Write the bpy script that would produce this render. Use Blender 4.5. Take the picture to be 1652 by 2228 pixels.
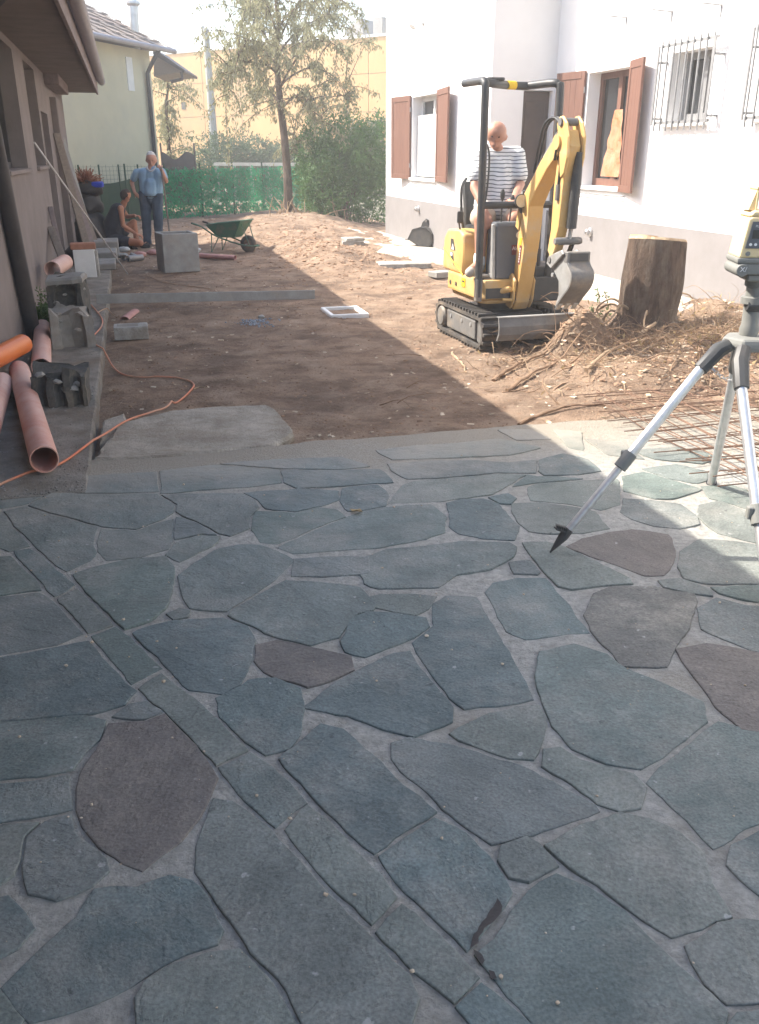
import bpy, bmesh, math, random
from mathutils import Vector, Matrix, noise
random.seed(7)
scene = bpy.context.scene
for o in list(bpy.data.objects): bpy.data.objects.remove(o)
COL = scene.collection
rad = math.radians

# ------------------------------------------------------------------ camera
FPX, CAMH = 1894.0, 1.6                 # focal length in px of a 1652 x 2228 picture, eye height in m
PITCH = math.atan(779.0/FPX)
cp, sp = math.cos(PITCH), math.sin(PITCH)
cam_d = bpy.data.cameras.new('camera'); cam = bpy.data.objects.new('camera', cam_d); COL.objects.link(cam)
cam.location = (0, 0, CAMH); cam.rotation_euler = (math.pi/2-PITCH, 0, 0)
cam_d.sensor_fit = 'AUTO'; cam_d.sensor_width = 36.0; cam_d.lens = FPX/2228.0*36.0
cam_d.clip_start = 0.05; cam_d.clip_end = 3000
scene.camera = cam
scene.render.resolution_x, scene.render.resolution_y = 759, 1024

# ------------------------------------------------------------------ world and sun
YA = math.atan2(.2622, .965)            # the yard's axes: local X across it (v), local Y along it (u)
cA, sA = math.cos(YA), math.sin(YA)
def W(v, u, z=0.0): return Vector((v*cA-u*sA, v*sA+u*cA, z))
SUN_EL = rad(44.3); SUN_AZ = rad(32.0)
sh = W(-math.cos(SUN_AZ), math.sin(SUN_AZ))
SUN = Vector((sh.x*math.cos(SUN_EL), sh.y*math.cos(SUN_EL), math.sin(SUN_EL)))
world = bpy.data.worlds.new('World'); scene.world = world; world.use_nodes = True
wn = world.node_tree; wn.nodes.clear()
sky = wn.nodes.new('ShaderNodeTexSky'); sky.sky_type = 'NISHITA'; sky.sun_disc = False
sky.sun_elevation = SUN_EL; sky.sun_rotation = math.atan2(SUN.x, SUN.y)
sky.dust_density = 2.8; sky.air_density = 1.1; sky.ozone_density = 1.0
bg = wn.nodes.new('ShaderNodeBackground'); bg.inputs[1].default_value = 0.15
wo = wn.nodes.new('ShaderNodeOutputWorld')
wn.links.new(sky.outputs[0], bg.inputs[0]); wn.links.new(bg.outputs[0], wo.inputs[0])
sd = bpy.data.lights.new('sun', 'SUN'); sd.energy = 3.9; sd.angle = rad(0.53); sd.color = (1.0, .94, .85)
so = bpy.data.objects.new('sun', sd); COL.objects.link(so)
so.rotation_euler = (-SUN).to_track_quat('-Z', 'Y').to_euler(); so.location = SUN*60
vs = scene.view_settings; vs.view_transform = 'Standard'; vs.look = 'None'; vs.gamma = 1.0
vs.exposure = 1.55; vs.use_curve_mapping = False
HAZE = .0042
scene.cycles.max_bounces = 6; scene.cycles.volume_bounces = 1

# ------------------------------------------------------------------ picture -> place helpers (px of a 1652 x 2228 picture)
def ray(px, py):
    a = (px-826)/FPX; b = -(py-1114)/FPX
    return Vector((a, cp+b*sp, -sp+b*cp))
def G(px, py, z=0.0):                   # where the ray meets the level z
    d = ray(px, py); return Vector((0, 0, CAMH)) + d*((z-CAMH)/d.z)
def GUV(px, py, z=0.0):
    q = G(px, py, z); return Vector((q.x*cA+q.y*sA, -q.x*sA+q.y*cA, z))
def PY(px, py, Y):                      # at the distance Y ahead
    d = ray(px, py); return Vector((0, 0, CAMH)) + d*(Y/d.y)
def PP(px, py, pt, n):
    d = ray(px, py); o = Vector((0, 0, CAMH)); return o + d*((Vector(pt)-o).dot(n)/d.dot(n))
def ONV(px, py, v):                     # on the upright plane at v: returns (v, u, z)
    n = W(1, 0); q = PP(px, py, W(v, 0), n); return Vector((v, q.dot(W(0, 1)), q.z))
def PROJ(q):
    x, y, z = q[0], q[1], q[2]-CAMH; d = y*cp-z*sp
    if d < .05: return (-9e9, -9e9)
    return (826+FPX*x/d, 1114-FPX*(y*sp+z*cp)/d)

# ------------------------------------------------------------------ materials
def _n(nt, t, **kw):
    n = nt.nodes.new(t)
    for k, v in kw.items():
        if hasattr(n, k): setattr(n, k, v)
    return n
def mat(name, a, b=None, scale=6.0, rough=.8, bump=.0, bscale=60.0, metal=0.0, spots=None, sscale=2.0, samt=.5,
        detail=6.0, world=False, rnd=None, bdist=.01, spec=.35, trans=0.0, stretch=None, lo=.35, hi=.65):
    """a/b: two tones mixed by noise; spots: a third tone (dust, stains) in larger patches; rnd: tones picked per object"""
    m = bpy.data.materials.new(name); m.use_nodes = True; nt = m.node_tree; L = nt.links
    p = nt.nodes['Principled BSDF']; p.inputs['Roughness'].default_value = rough; p.inputs['Metallic'].default_value = metal
    p.inputs['Specular IOR Level'].default_value = spec
    if b is None: b = tuple(c*.75 for c in a)
    if world:
        g = _n(nt, 'ShaderNodeNewGeometry'); vec = g.outputs['Position']
    else:
        t = _n(nt, 'ShaderNodeTexCoord'); vec = t.outputs['Object']
    if stretch:
        mp = _n(nt, 'ShaderNodeMapping'); mp.inputs['Scale'].default_value = stretch; L.new(vec, mp.inputs[0]); vec = mp.outputs[0]
    n1 = _n(nt, 'ShaderNodeTexNoise'); n1.inputs['Scale'].default_value = scale; n1.inputs['Detail'].default_value = detail
    n1.inputs['Roughness'].default_value = .65; L.new(vec, n1.inputs['Vector'])
    r1 = _n(nt, 'ShaderNodeValToRGB'); r1.color_ramp.elements[0].position = lo; r1.color_ramp.elements[1].position = hi
    r1.color_ramp.elements[0].color = (*a, 1); r1.color_ramp.elements[1].color = (*b, 1); L.new(n1.outputs[0], r1.inputs[0])
    col = r1.outputs[0]
    if rnd:
        oi = _n(nt, 'ShaderNodeObjectInfo'); rr = _n(nt, 'ShaderNodeValToRGB'); rr.color_ramp.interpolation = 'CONSTANT'
        els = rr.color_ramp.elements
        while len(els) < len(rnd): els.new(.5)
        for i, c in enumerate(rnd): els[i].position = i/len(rnd); els[i].color = (*c, 1)
        L.new(oi.outputs['Random'], rr.inputs[0])
        mx = _n(nt, 'ShaderNodeMix', data_type='RGBA', blend_type='MULTIPLY'); mx.inputs[0].default_value = 1.0
        L.new(col, mx.inputs[6]); L.new(rr.outputs[0], mx.inputs[7]); col = mx.outputs[2]
    if spots:
        n2 = _n(nt, 'ShaderNodeTexNoise'); n2.inputs['Scale'].default_value = sscale; n2.inputs['Detail'].default_value = 7
        n2.inputs['Roughness'].default_value = .7; L.new(vec, n2.inputs['Vector'])
        r2 = _n(nt, 'ShaderNodeValToRGB'); r2.color_ramp.elements[0].position = .48; r2.color_ramp.elements[1].position = .66
        r2.color_ramp.elements[0].color = (0, 0, 0, 1); r2.color_ramp.elements[1].color = (samt, samt, samt, 1); L.new(n2.outputs[0], r2.inputs[0])
        mx = _n(nt, 'ShaderNodeMix', data_type='RGBA'); L.new(r2.outputs[0], mx.inputs[0]); L.new(col, mx.inputs[6])
        mx.inputs[7].default_value = (*spots, 1); col = mx.outputs[2]
    L.new(col, p.inputs['Base Color'])
    if bump:
        n3 = _n(nt, 'ShaderNodeTexNoise'); n3.inputs['Scale'].default_value = bscale; n3.inputs['Detail'].default_value = 8
        n3.inputs['Roughness'].default_value = .7; L.new(vec, n3.inputs['Vector'])
        bp = _n(nt, 'ShaderNodeBump'); bp.inputs['Strength'].default_value = bump; bp.inputs['Distance'].default_value = bdist
        L.new(n3.outputs[0], bp.inputs['Height']); L.new(bp.outputs[0], p.inputs['Normal'])
    if trans:
        out = nt.nodes['Material Output']; tr = _n(nt, 'ShaderNodeBsdfTranslucent'); ms = _n(nt, 'ShaderNodeMixShader')
        ms.inputs[0].default_value = trans; L.new(col, tr.inputs[0]); L.new(p.outputs[0], ms.inputs[1]); L.new(tr.outputs[0], ms.inputs[2])
        L.new(ms.outputs[0], out.inputs[0])
    return m
M = {}
# stone, mortar, earth
def edge_dust(m, lo=4.1, hi=4.85, amt=.85, col=(.34, .305, .25)):
    """sand trodden over the paving where it meets the dug soil"""
    nt = m.node_tree; L = nt.links; p = nt.nodes['Principled BSDF']; c = p.inputs['Base Color'].links[0].from_socket
    g = _n(nt, 'ShaderNodeNewGeometry'); d = _n(nt, 'ShaderNodeVectorMath', operation='DOT_PRODUCT'); L.new(g.outputs['Position'], d.inputs[0]); d.inputs[1].default_value = (-sA, cA, 0)
    n = _n(nt, 'ShaderNodeTexNoise'); n.inputs['Scale'].default_value = 1.7; n.inputs['Detail'].default_value = 9; n.inputs['Roughness'].default_value = .7; L.new(g.outputs['Position'], n.inputs['Vector'])
    a = _n(nt, 'ShaderNodeMath', operation='MULTIPLY_ADD'); L.new(n.outputs[0], a.inputs[0]); a.inputs[1].default_value = 1.6; L.new(d.outputs['Value'], a.inputs[2])
    r = _n(nt, 'ShaderNodeMapRange'); L.new(a.outputs[0], r.inputs[0]); r.inputs[1].default_value = lo+.8; r.inputs[2].default_value = hi+.8; r.inputs[3].default_value = 0; r.inputs[4].default_value = amt
    mx = _n(nt, 'ShaderNodeMix', data_type='RGBA'); L.new(r.outputs[0], mx.inputs[0]); L.new(c, mx.inputs[6]); mx.inputs[7].default_value = (*col, 1); L.new(mx.outputs[2], p.inputs['Base Color'])
def slate_mat(name, tones, dust, rnd, patch=.5):
    """cleft slate: mottled tone, fine layered ridges, dusty scuffs, a few hairline cracks"""
    m = mat(name, tones[0], tones[1], 2.6, .66, world=True, detail=12, spots=dust, sscale=1.9, samt=patch, rnd=rnd, lo=.3, hi=.7)
    nt = m.node_tree; L = nt.links; p = nt.nodes['Principled BSDF']; g = _n(nt, 'ShaderNodeNewGeometry'); oi = _n(nt, 'ShaderNodeObjectInfo')
    rot = _n(nt, 'ShaderNodeVectorRotate', rotation_type='Z_AXIS'); L.new(g.outputs['Position'], rot.inputs['Vector'])
    mu = _n(nt, 'ShaderNodeMath', operation='MULTIPLY'); L.new(oi.outputs['Random'], mu.inputs[0]); mu.inputs[1].default_value = 6.28; L.new(mu.outputs[0], rot.inputs['Angle'])
    mp = _n(nt, 'ShaderNodeMapping'); mp.inputs['Scale'].default_value = (1, 1.45, 1); L.new(rot.outputs[0], mp.inputs[0])
    n1 = _n(nt, 'ShaderNodeTexNoise'); n1.inputs['Scale'].default_value = 5.5; n1.inputs['Detail'].default_value = 9; n1.inputs['Roughness'].default_value = .62; L.new(mp.outputs[0], n1.inputs['Vector'])
    n2 = _n(nt, 'ShaderNodeTexNoise'); n2.inputs['Scale'].default_value = 120; n2.inputs['Detail'].default_value = 5; L.new(g.outputs['Position'], n2.inputs['Vector'])
    r1 = _n(nt, 'ShaderNodeValToRGB'); els = r1.color_ramp.elements; els[0].position = .40; els[1].position = .47; els.new(.56); els.new(.60)   # terraces of split layers
    for e, v in zip(r1.color_ramp.elements, (0, .42, .55, 1)): e.color = (v, v, v, 1)
    L.new(n1.outputs[0], r1.inputs[0])
    a1 = _n(nt, 'ShaderNodeMath', operation='MULTIPLY_ADD'); L.new(n1.outputs[0], a1.inputs[0]); a1.inputs[1].default_value = 1.2; L.new(r1.outputs[0], a1.inputs[2])
    b1 = _n(nt, 'ShaderNodeBump'); b1.inputs['Strength'].default_value = .8; b1.inputs['Distance'].default_value = .0045; L.new(a1.outputs[0], b1.inputs['Height'])
    b2 = _n(nt, 'ShaderNodeBump'); b2.inputs['Strength'].default_value = .6; b2.inputs['Distance'].default_value = .0025; L.new(n2.outputs[0], b2.inputs['Height']); L.new(b1.outputs[0], b2.inputs['Normal'])
    L.new(b2.outputs[0], p.inputs['Normal'])
    col = p.inputs['Base Color'].links[0].from_socket                      # fine grain, and paler worn ridges
    r2 = _n(nt, 'ShaderNodeMapRange'); L.new(n2.outputs[0], r2.inputs[0]); r2.inputs[1].default_value = .3; r2.inputs[2].default_value = .7; r2.inputs[3].default_value = .74; r2.inputs[4].default_value = 1.24
    r3 = _n(nt, 'ShaderNodeMapRange'); L.new(n1.outputs[0], r3.inputs[0]); r3.inputs[1].default_value = .35; r3.inputs[2].default_value = .68; r3.inputs[3].default_value = .88; r3.inputs[4].default_value = 1.12
    mm = _n(nt, 'ShaderNodeMath', operation='MULTIPLY'); L.new(r2.outputs[0], mm.inputs[0]); L.new(r3.outputs[0], mm.inputs[1])
    mx = _n(nt, 'ShaderNodeMix', data_type='RGBA', blend_type='MULTIPLY'); mx.inputs[0].default_value = 1; L.new(col, mx.inputs[6]); L.new(mm.outputs[0], mx.inputs[7]); L.new(mx.outputs[2], p.inputs['Base Color'])
    n4 = _n(nt, 'ShaderNodeTexNoise'); n4.inputs['Scale'].default_value = 26; n4.inputs['Detail'].default_value = 3; L.new(g.outputs['Position'], n4.inputs['Vector'])
    for lo, hi, c in ((.70, .74, (.42, .42, .40)), (.30, .26, (.04, .045, .045))):        # chalky scuffs and dark pits
        rr = _n(nt, 'ShaderNodeMapRange'); L.new(n4.outputs[0], rr.inputs[0]); rr.inputs[1].default_value = lo; rr.inputs[2].default_value = hi; rr.inputs[3].default_value = 0; rr.inputs[4].default_value = .6
        mz = _n(nt, 'ShaderNodeMix', data_type='RGBA'); L.new(rr.outputs[0], mz.inputs[0]); L.new(p.inputs['Base Color'].links[0].from_socket, mz.inputs[6]); mz.inputs[7].default_value = (*c, 1); L.new(mz.outputs[2], p.inputs['Base Color'])
    edge_dust(m); return m
M['slate'] = slate_mat('slate', ((.200, .2165, .203), (.106, .122, .1165)), (.265, .259, .229), [(1, 1, 1), (.84, .95, .97), (1.06, 1.04, 1.0), (.92, 1.0, .98), (.78, .87, .9), (.98, 1.02, 1.0), (1.12, 1.12, 1.06), (.88, .97, .92)], .7)
M['slate_brown'] = slate_mat('slate_brown', ((.185, .162, .142), (.115, .105, .097)), (.24, .215, .18), None, .45)
M['slate_mottled'] = slate_mat('slate_mottled', ((.21, .2, .175), (.09, .094, .088)), (.32, .30, .25), None, .8)
M['mortar'] = mat('mortar', (.54, .525, .48), (.33, .32, .29), 30, .95, 1.0, 75, world=True, bdist=.02, spots=(.37, .335, .28), sscale=1.3, samt=.7, detail=10)
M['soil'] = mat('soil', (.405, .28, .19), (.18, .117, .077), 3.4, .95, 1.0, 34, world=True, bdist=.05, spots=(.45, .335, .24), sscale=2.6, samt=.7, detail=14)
M['clod'] = mat('clod', (.40, .265, .172), (.21, .13, .082), 5, .95, .7, 50, world=True)
M['concrete'] = mat('concrete', (.34, .325, .295), (.23, .22, .20), 5, .9, .5, 45, world=True, spots=(.23, .185, .14), sscale=1.6, samt=.6)
M['concrete_pale'] = mat('concrete_pale', (.47, .455, .42), (.31, .30, .275), 7, .92, 1.0, 40, bdist=.02, spots=(.27, .23, .18), sscale=3.5, samt=.7)
M['concrete_grey'] = mat('concrete_grey', (.36, .36, .34), (.27, .27, .255), 7, .88, .4, 60, spots=(.33, .29, .24), sscale=4, samt=.5)
M['concrete_dark'] = mat('concrete_dark', (.115, .11, .1), (.06, .06, .056), 9, .95, .8, 40, spots=(.24, .2, .15), sscale=5, samt=.6)
M['slab'] = mat('slab', (.55, .50, .42), (.31, .27, .215), 4.5, .95, 1.0, 45, world=True, bdist=.03, spots=(.30, .24, .175), sscale=2.2, samt=.7, detail=12)
M['path'] = mat('path', (.34, .31, .265), (.19, .172, .147), 6, .95, 1.0, 70, world=True, bdist=.02, spots=(.2, .155, .115), sscale=2.2, samt=.8, detail=12)
M['pavement'] = mat('pavement', (.52, .48, .42), (.4, .36, .3), 3, .92, .5, 40, world=True, spots=(.36, .27, .19), sscale=1.8, samt=.8)
M['far_ground'] = mat('far_ground', (.2, .185, .14), (.14, .14, .09), .6, .95, .4, 8, world=True)
def damp_relief_tone(m):
    """darker patches, dark and pale crumbs: dampness, and colour standing in for shaded relief"""
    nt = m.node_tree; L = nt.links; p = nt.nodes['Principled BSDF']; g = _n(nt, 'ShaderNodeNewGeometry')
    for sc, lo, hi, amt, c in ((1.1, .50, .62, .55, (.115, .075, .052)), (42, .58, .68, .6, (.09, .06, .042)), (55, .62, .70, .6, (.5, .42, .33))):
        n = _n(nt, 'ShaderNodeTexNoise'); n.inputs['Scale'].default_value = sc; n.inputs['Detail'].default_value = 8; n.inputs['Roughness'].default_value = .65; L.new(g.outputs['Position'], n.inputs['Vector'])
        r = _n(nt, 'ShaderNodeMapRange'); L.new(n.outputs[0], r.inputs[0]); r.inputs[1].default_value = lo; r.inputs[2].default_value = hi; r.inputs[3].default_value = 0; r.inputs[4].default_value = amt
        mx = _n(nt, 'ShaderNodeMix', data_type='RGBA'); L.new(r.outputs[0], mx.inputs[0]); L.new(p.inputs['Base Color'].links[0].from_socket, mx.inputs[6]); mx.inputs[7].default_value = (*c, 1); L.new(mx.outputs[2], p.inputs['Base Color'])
damp_relief_tone(M['soil'])
# walls
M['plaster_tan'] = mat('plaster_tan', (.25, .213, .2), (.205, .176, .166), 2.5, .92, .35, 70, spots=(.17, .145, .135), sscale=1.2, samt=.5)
M['plaster_white'] = mat('plaster_white', (.82, .81, .8), (.78, .77, .76), 2, .9, .12, 90)
M['raw_corner'] = mat('raw_corner', (.62, .61, .61), (.26, .255, .265), 7, .95, .5, 30, stretch=(1, 1, .4))
M['plinth'] = mat('plinth', (.235, .22, .217), (.205, .192, .188), 3, .9, .2, 90)
M['plaster_cream'] = mat('plaster_cream', (.62, .575, .42), (.57, .53, .385), 1.2, .92, .15, 40, spots=(.5, .48, .39), sscale=.8, samt=.4)
M['panel_yellow'] = mat('panel_yellow', (.60, .36, .15), (.54, .31, .125), .5, .85, .1, 20, spots=(.42, .26, .13), sscale=.35, samt=.7, stretch=(1, 1, .35))
M['joint'] = mat('joint', (.42, .3, .16), rough=.9)
M['soffit'] = mat('soffit', (.2, .165, .15), (.15, .125, .115), 3, .9, .2, 30)
M['wood_fascia'] = mat('wood_fascia', (.25, .2, .19), (.18, .145, .14), 4, .8, .2, 30, stretch=(6, 1, 6))
M['gutter'] = mat('gutter', (.36, .34, .36), (.3, .28, .3), 6, .5, metal=.3)
M['tile'] = mat('roof_tile', (.33, .27, .23), (.25, .2, .17), 4, .9, .4, 30, rnd=[(1, 1, 1), (.85, .85, .85), (1.1, 1.08, 1.05), (.95, .9, .9)])
M['dark_glass'] = mat('dark_glass', (.018, .02, .022), (.03, .032, .035), 2, .12, spec=.6)
M['shutter'] = mat('shutter', (.175, .085, .058), (.145, .068, .047), 4, .6, .1, 30, stretch=(4, 4, .6))
M['door_brown'] = mat('door_brown', (.085, .055, .045), (.06, .04, .034), 4, .6)
M['blind'] = mat('blind', (.46, .455, .45), (.41, .41, .40), 5, .85, .1, 40)
M['foil'] = mat('foil', (.5, .17, .06), (.45, .3, .2), 2.5, .35, .8, 7, bdist=.05)
M['iron_grey'] = mat('iron_grey', (.3, .3, .3), (.24, .24, .24), 8, .5, metal=.4)
M['metal_pale'] = mat('metal_pale', (.62, .62, .62), (.5, .5, .5), 8, .35, metal=.7)
M['alu'] = mat('alu', (.7, .7, .7), (.55, .55, .55), 20, .38, .05, 60, metal=.75)
M['downpipe'] = mat('downpipe', (.07, .065, .065), (.05, .045, .045), 6, .6)
# plants
M['leaf_dark'] = mat('leaf_dark', (.13, .26, .075), (.05, .12, .036), 1.4, .55, world=True, trans=.25)
M['leaf_hedge'] = mat('leaf_hedge', (.09, .15, .06), (.05, .09, .04), 1.4, .55, world=True, trans=.25)
M['leaf_pale'] = mat('leaf_pale', (.36, .34, .2), (.25, .25, .14), 1.0, .6, world=True, trans=.35)
M['leaf_weed'] = mat('leaf_weed', (.11, .2, .06), (.06, .12, .035), 3, .6, trans=.25)
M['leaf_dry'] = mat('leaf_dry', (.45, .34, .18), (.33, .22, .1), 3, .8, trans=.2)
M['leaf_plastic'] = mat('leaf_plastic', (.03, .42, .18), (.018, .25, .11), 2, .4, world=True, trans=.3)
M['cloth_green'] = mat('cloth_green', (.055, .10, .06), (.045, .08, .05), 3, .9, .2, 200)
M['bark'] = mat('bark', (.15, .10, .07), (.07, .046, .034), 14, .95, 1.0, 30, bdist=.05, stretch=(1, 1, .35), spots=(.26, .21, .16), sscale=6, samt=.6)
M['wood_cut'] = mat('wood_cut', (.56, .42, .27), (.36, .24, .14), 9, .8, .2, 40)
M['root'] = mat('root', (.31, .205, .13), (.2, .125, .075), 8, .9, .4, 60, world=True)
M['root_pale'] = mat('root_pale', (.43, .315, .205), (.29, .20, .125), 8, .9, .3, 60, world=True)
M['chip'] = mat('chip', (.62, .52, .40), (.45, .34, .23), 12, .9, world=True)
M['wood_old'] = mat('wood_old', (.24, .2, .165), (.17, .14, .115), 5, .9, .3, 40, stretch=(8, 1, 8))
# things
M['pvc_dusty'] = mat('pvc_dusty', (.62, .37, .30), (.66, .46, .40), 2.2, .6, .15, 30, spots=(.55, .21, .14), sscale=1.5, samt=.9)
M['pvc_orange'] = mat('pvc_orange', (.74, .20, .05), (.66, .17, .045), 3, .42, .05, 30)
M['brick_red'] = mat('brick_red', (.42, .2, .13), (.34, .16, .1), 8, .9, .5, 50)
M['yellow'] = mat('paint_yellow', (.63, .395, .14), (.55, .335, .115), 3, .5, .1, 40, spots=(.52, .40, .25), sscale=4, samt=.75, spec=.4)
M['black'] = mat('black_steel', (.045, .047, .048), (.065, .063, .06), 5, .45, spots=(.12, .1, .08), sscale=6, samt=.35)
M['rubber'] = mat('rubber', (.06, .056, .052), (.1, .088, .075), 7, .9, .3, 40, spots=(.24, .19, .14), sscale=3, samt=.8)
M['steel_dusty'] = mat('steel_dusty', (.2, .195, .185), (.14, .135, .13), 6, .65, .2, 40, metal=.25, spots=(.34, .28, .21), sscale=4, samt=.6)
M['steel_bright'] = mat('steel_bright', (.42, .42, .41), (.3, .3, .29), 7, .5, .15, 40, metal=.4, spots=(.36, .31, .25), sscale=4, samt=.5)
M['panel_grey'] = mat('panel_grey', (.12, .13, .14), (.1, .105, .115), 4, .6, .1, 50, spots=(.2, .18, .16), sscale=3, samt=.3)
M['hose'] = mat('hose', (.035, .035, .036), rough=.5)
M['white_paint'] = mat('white_paint', (.78, .78, .76), (.7, .7, .68), 6, .6)
M['decal_red'] = mat('decal_red', (.22, .05, .04), rough=.6)
M['decal_yellow'] = mat('decal_yellow', (.85, .55, .03), rough=.6)
M['lamp_glass'] = mat('lamp_glass', (.75, .62, .4), (.6, .5, .32), 10, .25)
M['rust'] = mat('rust', (.23, .14, .095), (.15, .09, .062), 20, .9, .3, 80, world=True)
M['green_tray'] = mat('green_tray', (.06, .17, .11), (.04, .12, .08), 4, .55, .1, 30, spots=(.24, .2, .15), sscale=4, samt=.55)
M['laser_cream'] = mat('laser_cream', (.72, .58, .34), (.66, .53, .30), 5, .5)
M['laser_grey'] = mat('laser_grey', (.22, .22, .2), (.18, .18, .165), 8, .6)
M['screen'] = mat('screen', (.05, .055, .05), rough=.25)
M['button_green'] = mat('button_green', (.2, .5, .2), rough=.5)
M['cord'] = mat('cord', (.62, .2, .1), (.5, .3, .2), 2, .6)
M['cord_tan'] = mat('cord_tan', (.42, .28, .18), (.36, .23, .14), 3, .6)
M['blue'] = mat('blue_plastic', (.03, .07, .55), rough=.5)
M['copper'] = mat('copper_bundle', (.38, .16, .085), (.28, .1, .05), 8, .8)
M['black_bag'] = mat('black_bag', (.022, .022, .022), (.034, .033, .032), 4, .5, .6, 12, bdist=.03)
M['pink'] = mat('pink', (.55, .29, .25), (.45, .23, .2), 6, .6)
M['plastic_clear'] = mat('plastic_film', (.5, .52, .53), (.4, .42, .43), 6, .3, .5, 20)
M['gravel_blue'] = mat('gravel_blue', (.3, .34, .38), (.2, .22, .25), 30, .9, world=True)
# people
M['skin'] = mat('skin', (.50, .27, .19), (.44, .22, .15), 8, .55)
M['skin_tan'] = mat('skin_tan', (.42, .19, .11), (.36, .155, .09), 8, .5)
M['hair_white'] = mat('hair_white', (.62, .6, .57), (.5, .48, .45), 30, .8)
M['hair_brown'] = mat('hair_brown', (.055, .035, .025), (.035, .024, .018), 30, .8)
M['polo'] = mat('polo', (.26, .40, .52), (.22, .35, .47), 5, .9, .3, 14, bdist=.02)
M['jeans'] = mat('jeans', (.045, .07, .10), (.07, .10, .14), 5, .9, .3, 14, bdist=.02)
M['tank'] = mat('tank', (.035, .04, .055), (.028, .032, .042), 5, .9, .3, 12, bdist=.02)
M['shorts'] = mat('shorts', (.5, .42, .33), (.44, .37, .29), 5, .9, .3, 12, bdist=.02)
M['shoe'] = mat('shoe', (.5, .45, .38), (.35, .31, .26), 8, .8)
M['shoe_dark'] = mat('shoe_dark', (.03, .03, .03), rough=.8)
M['eye'] = mat('eye', (.02, .015, .012), rough=.3)
def stripe_mat():
    m = mat('striped_cotton', (.72, .72, .72), (.66, .66, .66), 5, .9); nt = m.node_tree; p = nt.nodes['Principled BSDF']
    t = _n(nt, 'ShaderNodeTexCoord'); s = _n(nt, 'ShaderNodeSeparateXYZ'); nt.links.new(t.outputs['Object'], s.inputs[0])
    nz = _n(nt, 'ShaderNodeTexNoise'); nz.inputs['Scale'].default_value = 7; nt.links.new(t.outputs['Object'], nz.inputs['Vector'])
    a1 = _n(nt, 'ShaderNodeMath', operation='MULTIPLY_ADD'); nt.links.new(nz.outputs[0], a1.inputs[0]); a1.inputs[1].default_value = .035; nt.links.new(s.outputs[2], a1.inputs[2])
    mm = _n(nt, 'ShaderNodeMath', operation='MODULO'); nt.links.new(a1.outputs[0], mm.inputs[0]); mm.inputs[1].default_value = .034
    lt = _n(nt, 'ShaderNodeMath', operation='LESS_THAN'); nt.links.new(mm.outputs[0], lt.inputs[0]); lt.inputs[1].default_value = .0085
    mx = _n(nt, 'ShaderNodeMix', data_type='RGBA'); nt.links.new(lt.outputs[0], mx.inputs[0]); mx.inputs[6].default_value = (.72, .72, .71, 1); mx.inputs[7].default_value = (.11, .12, .13, 1)
    nt.links.new(mx.outputs[2], p.inputs['Base Color']); return m
M['striped'] = stripe_mat()

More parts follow.
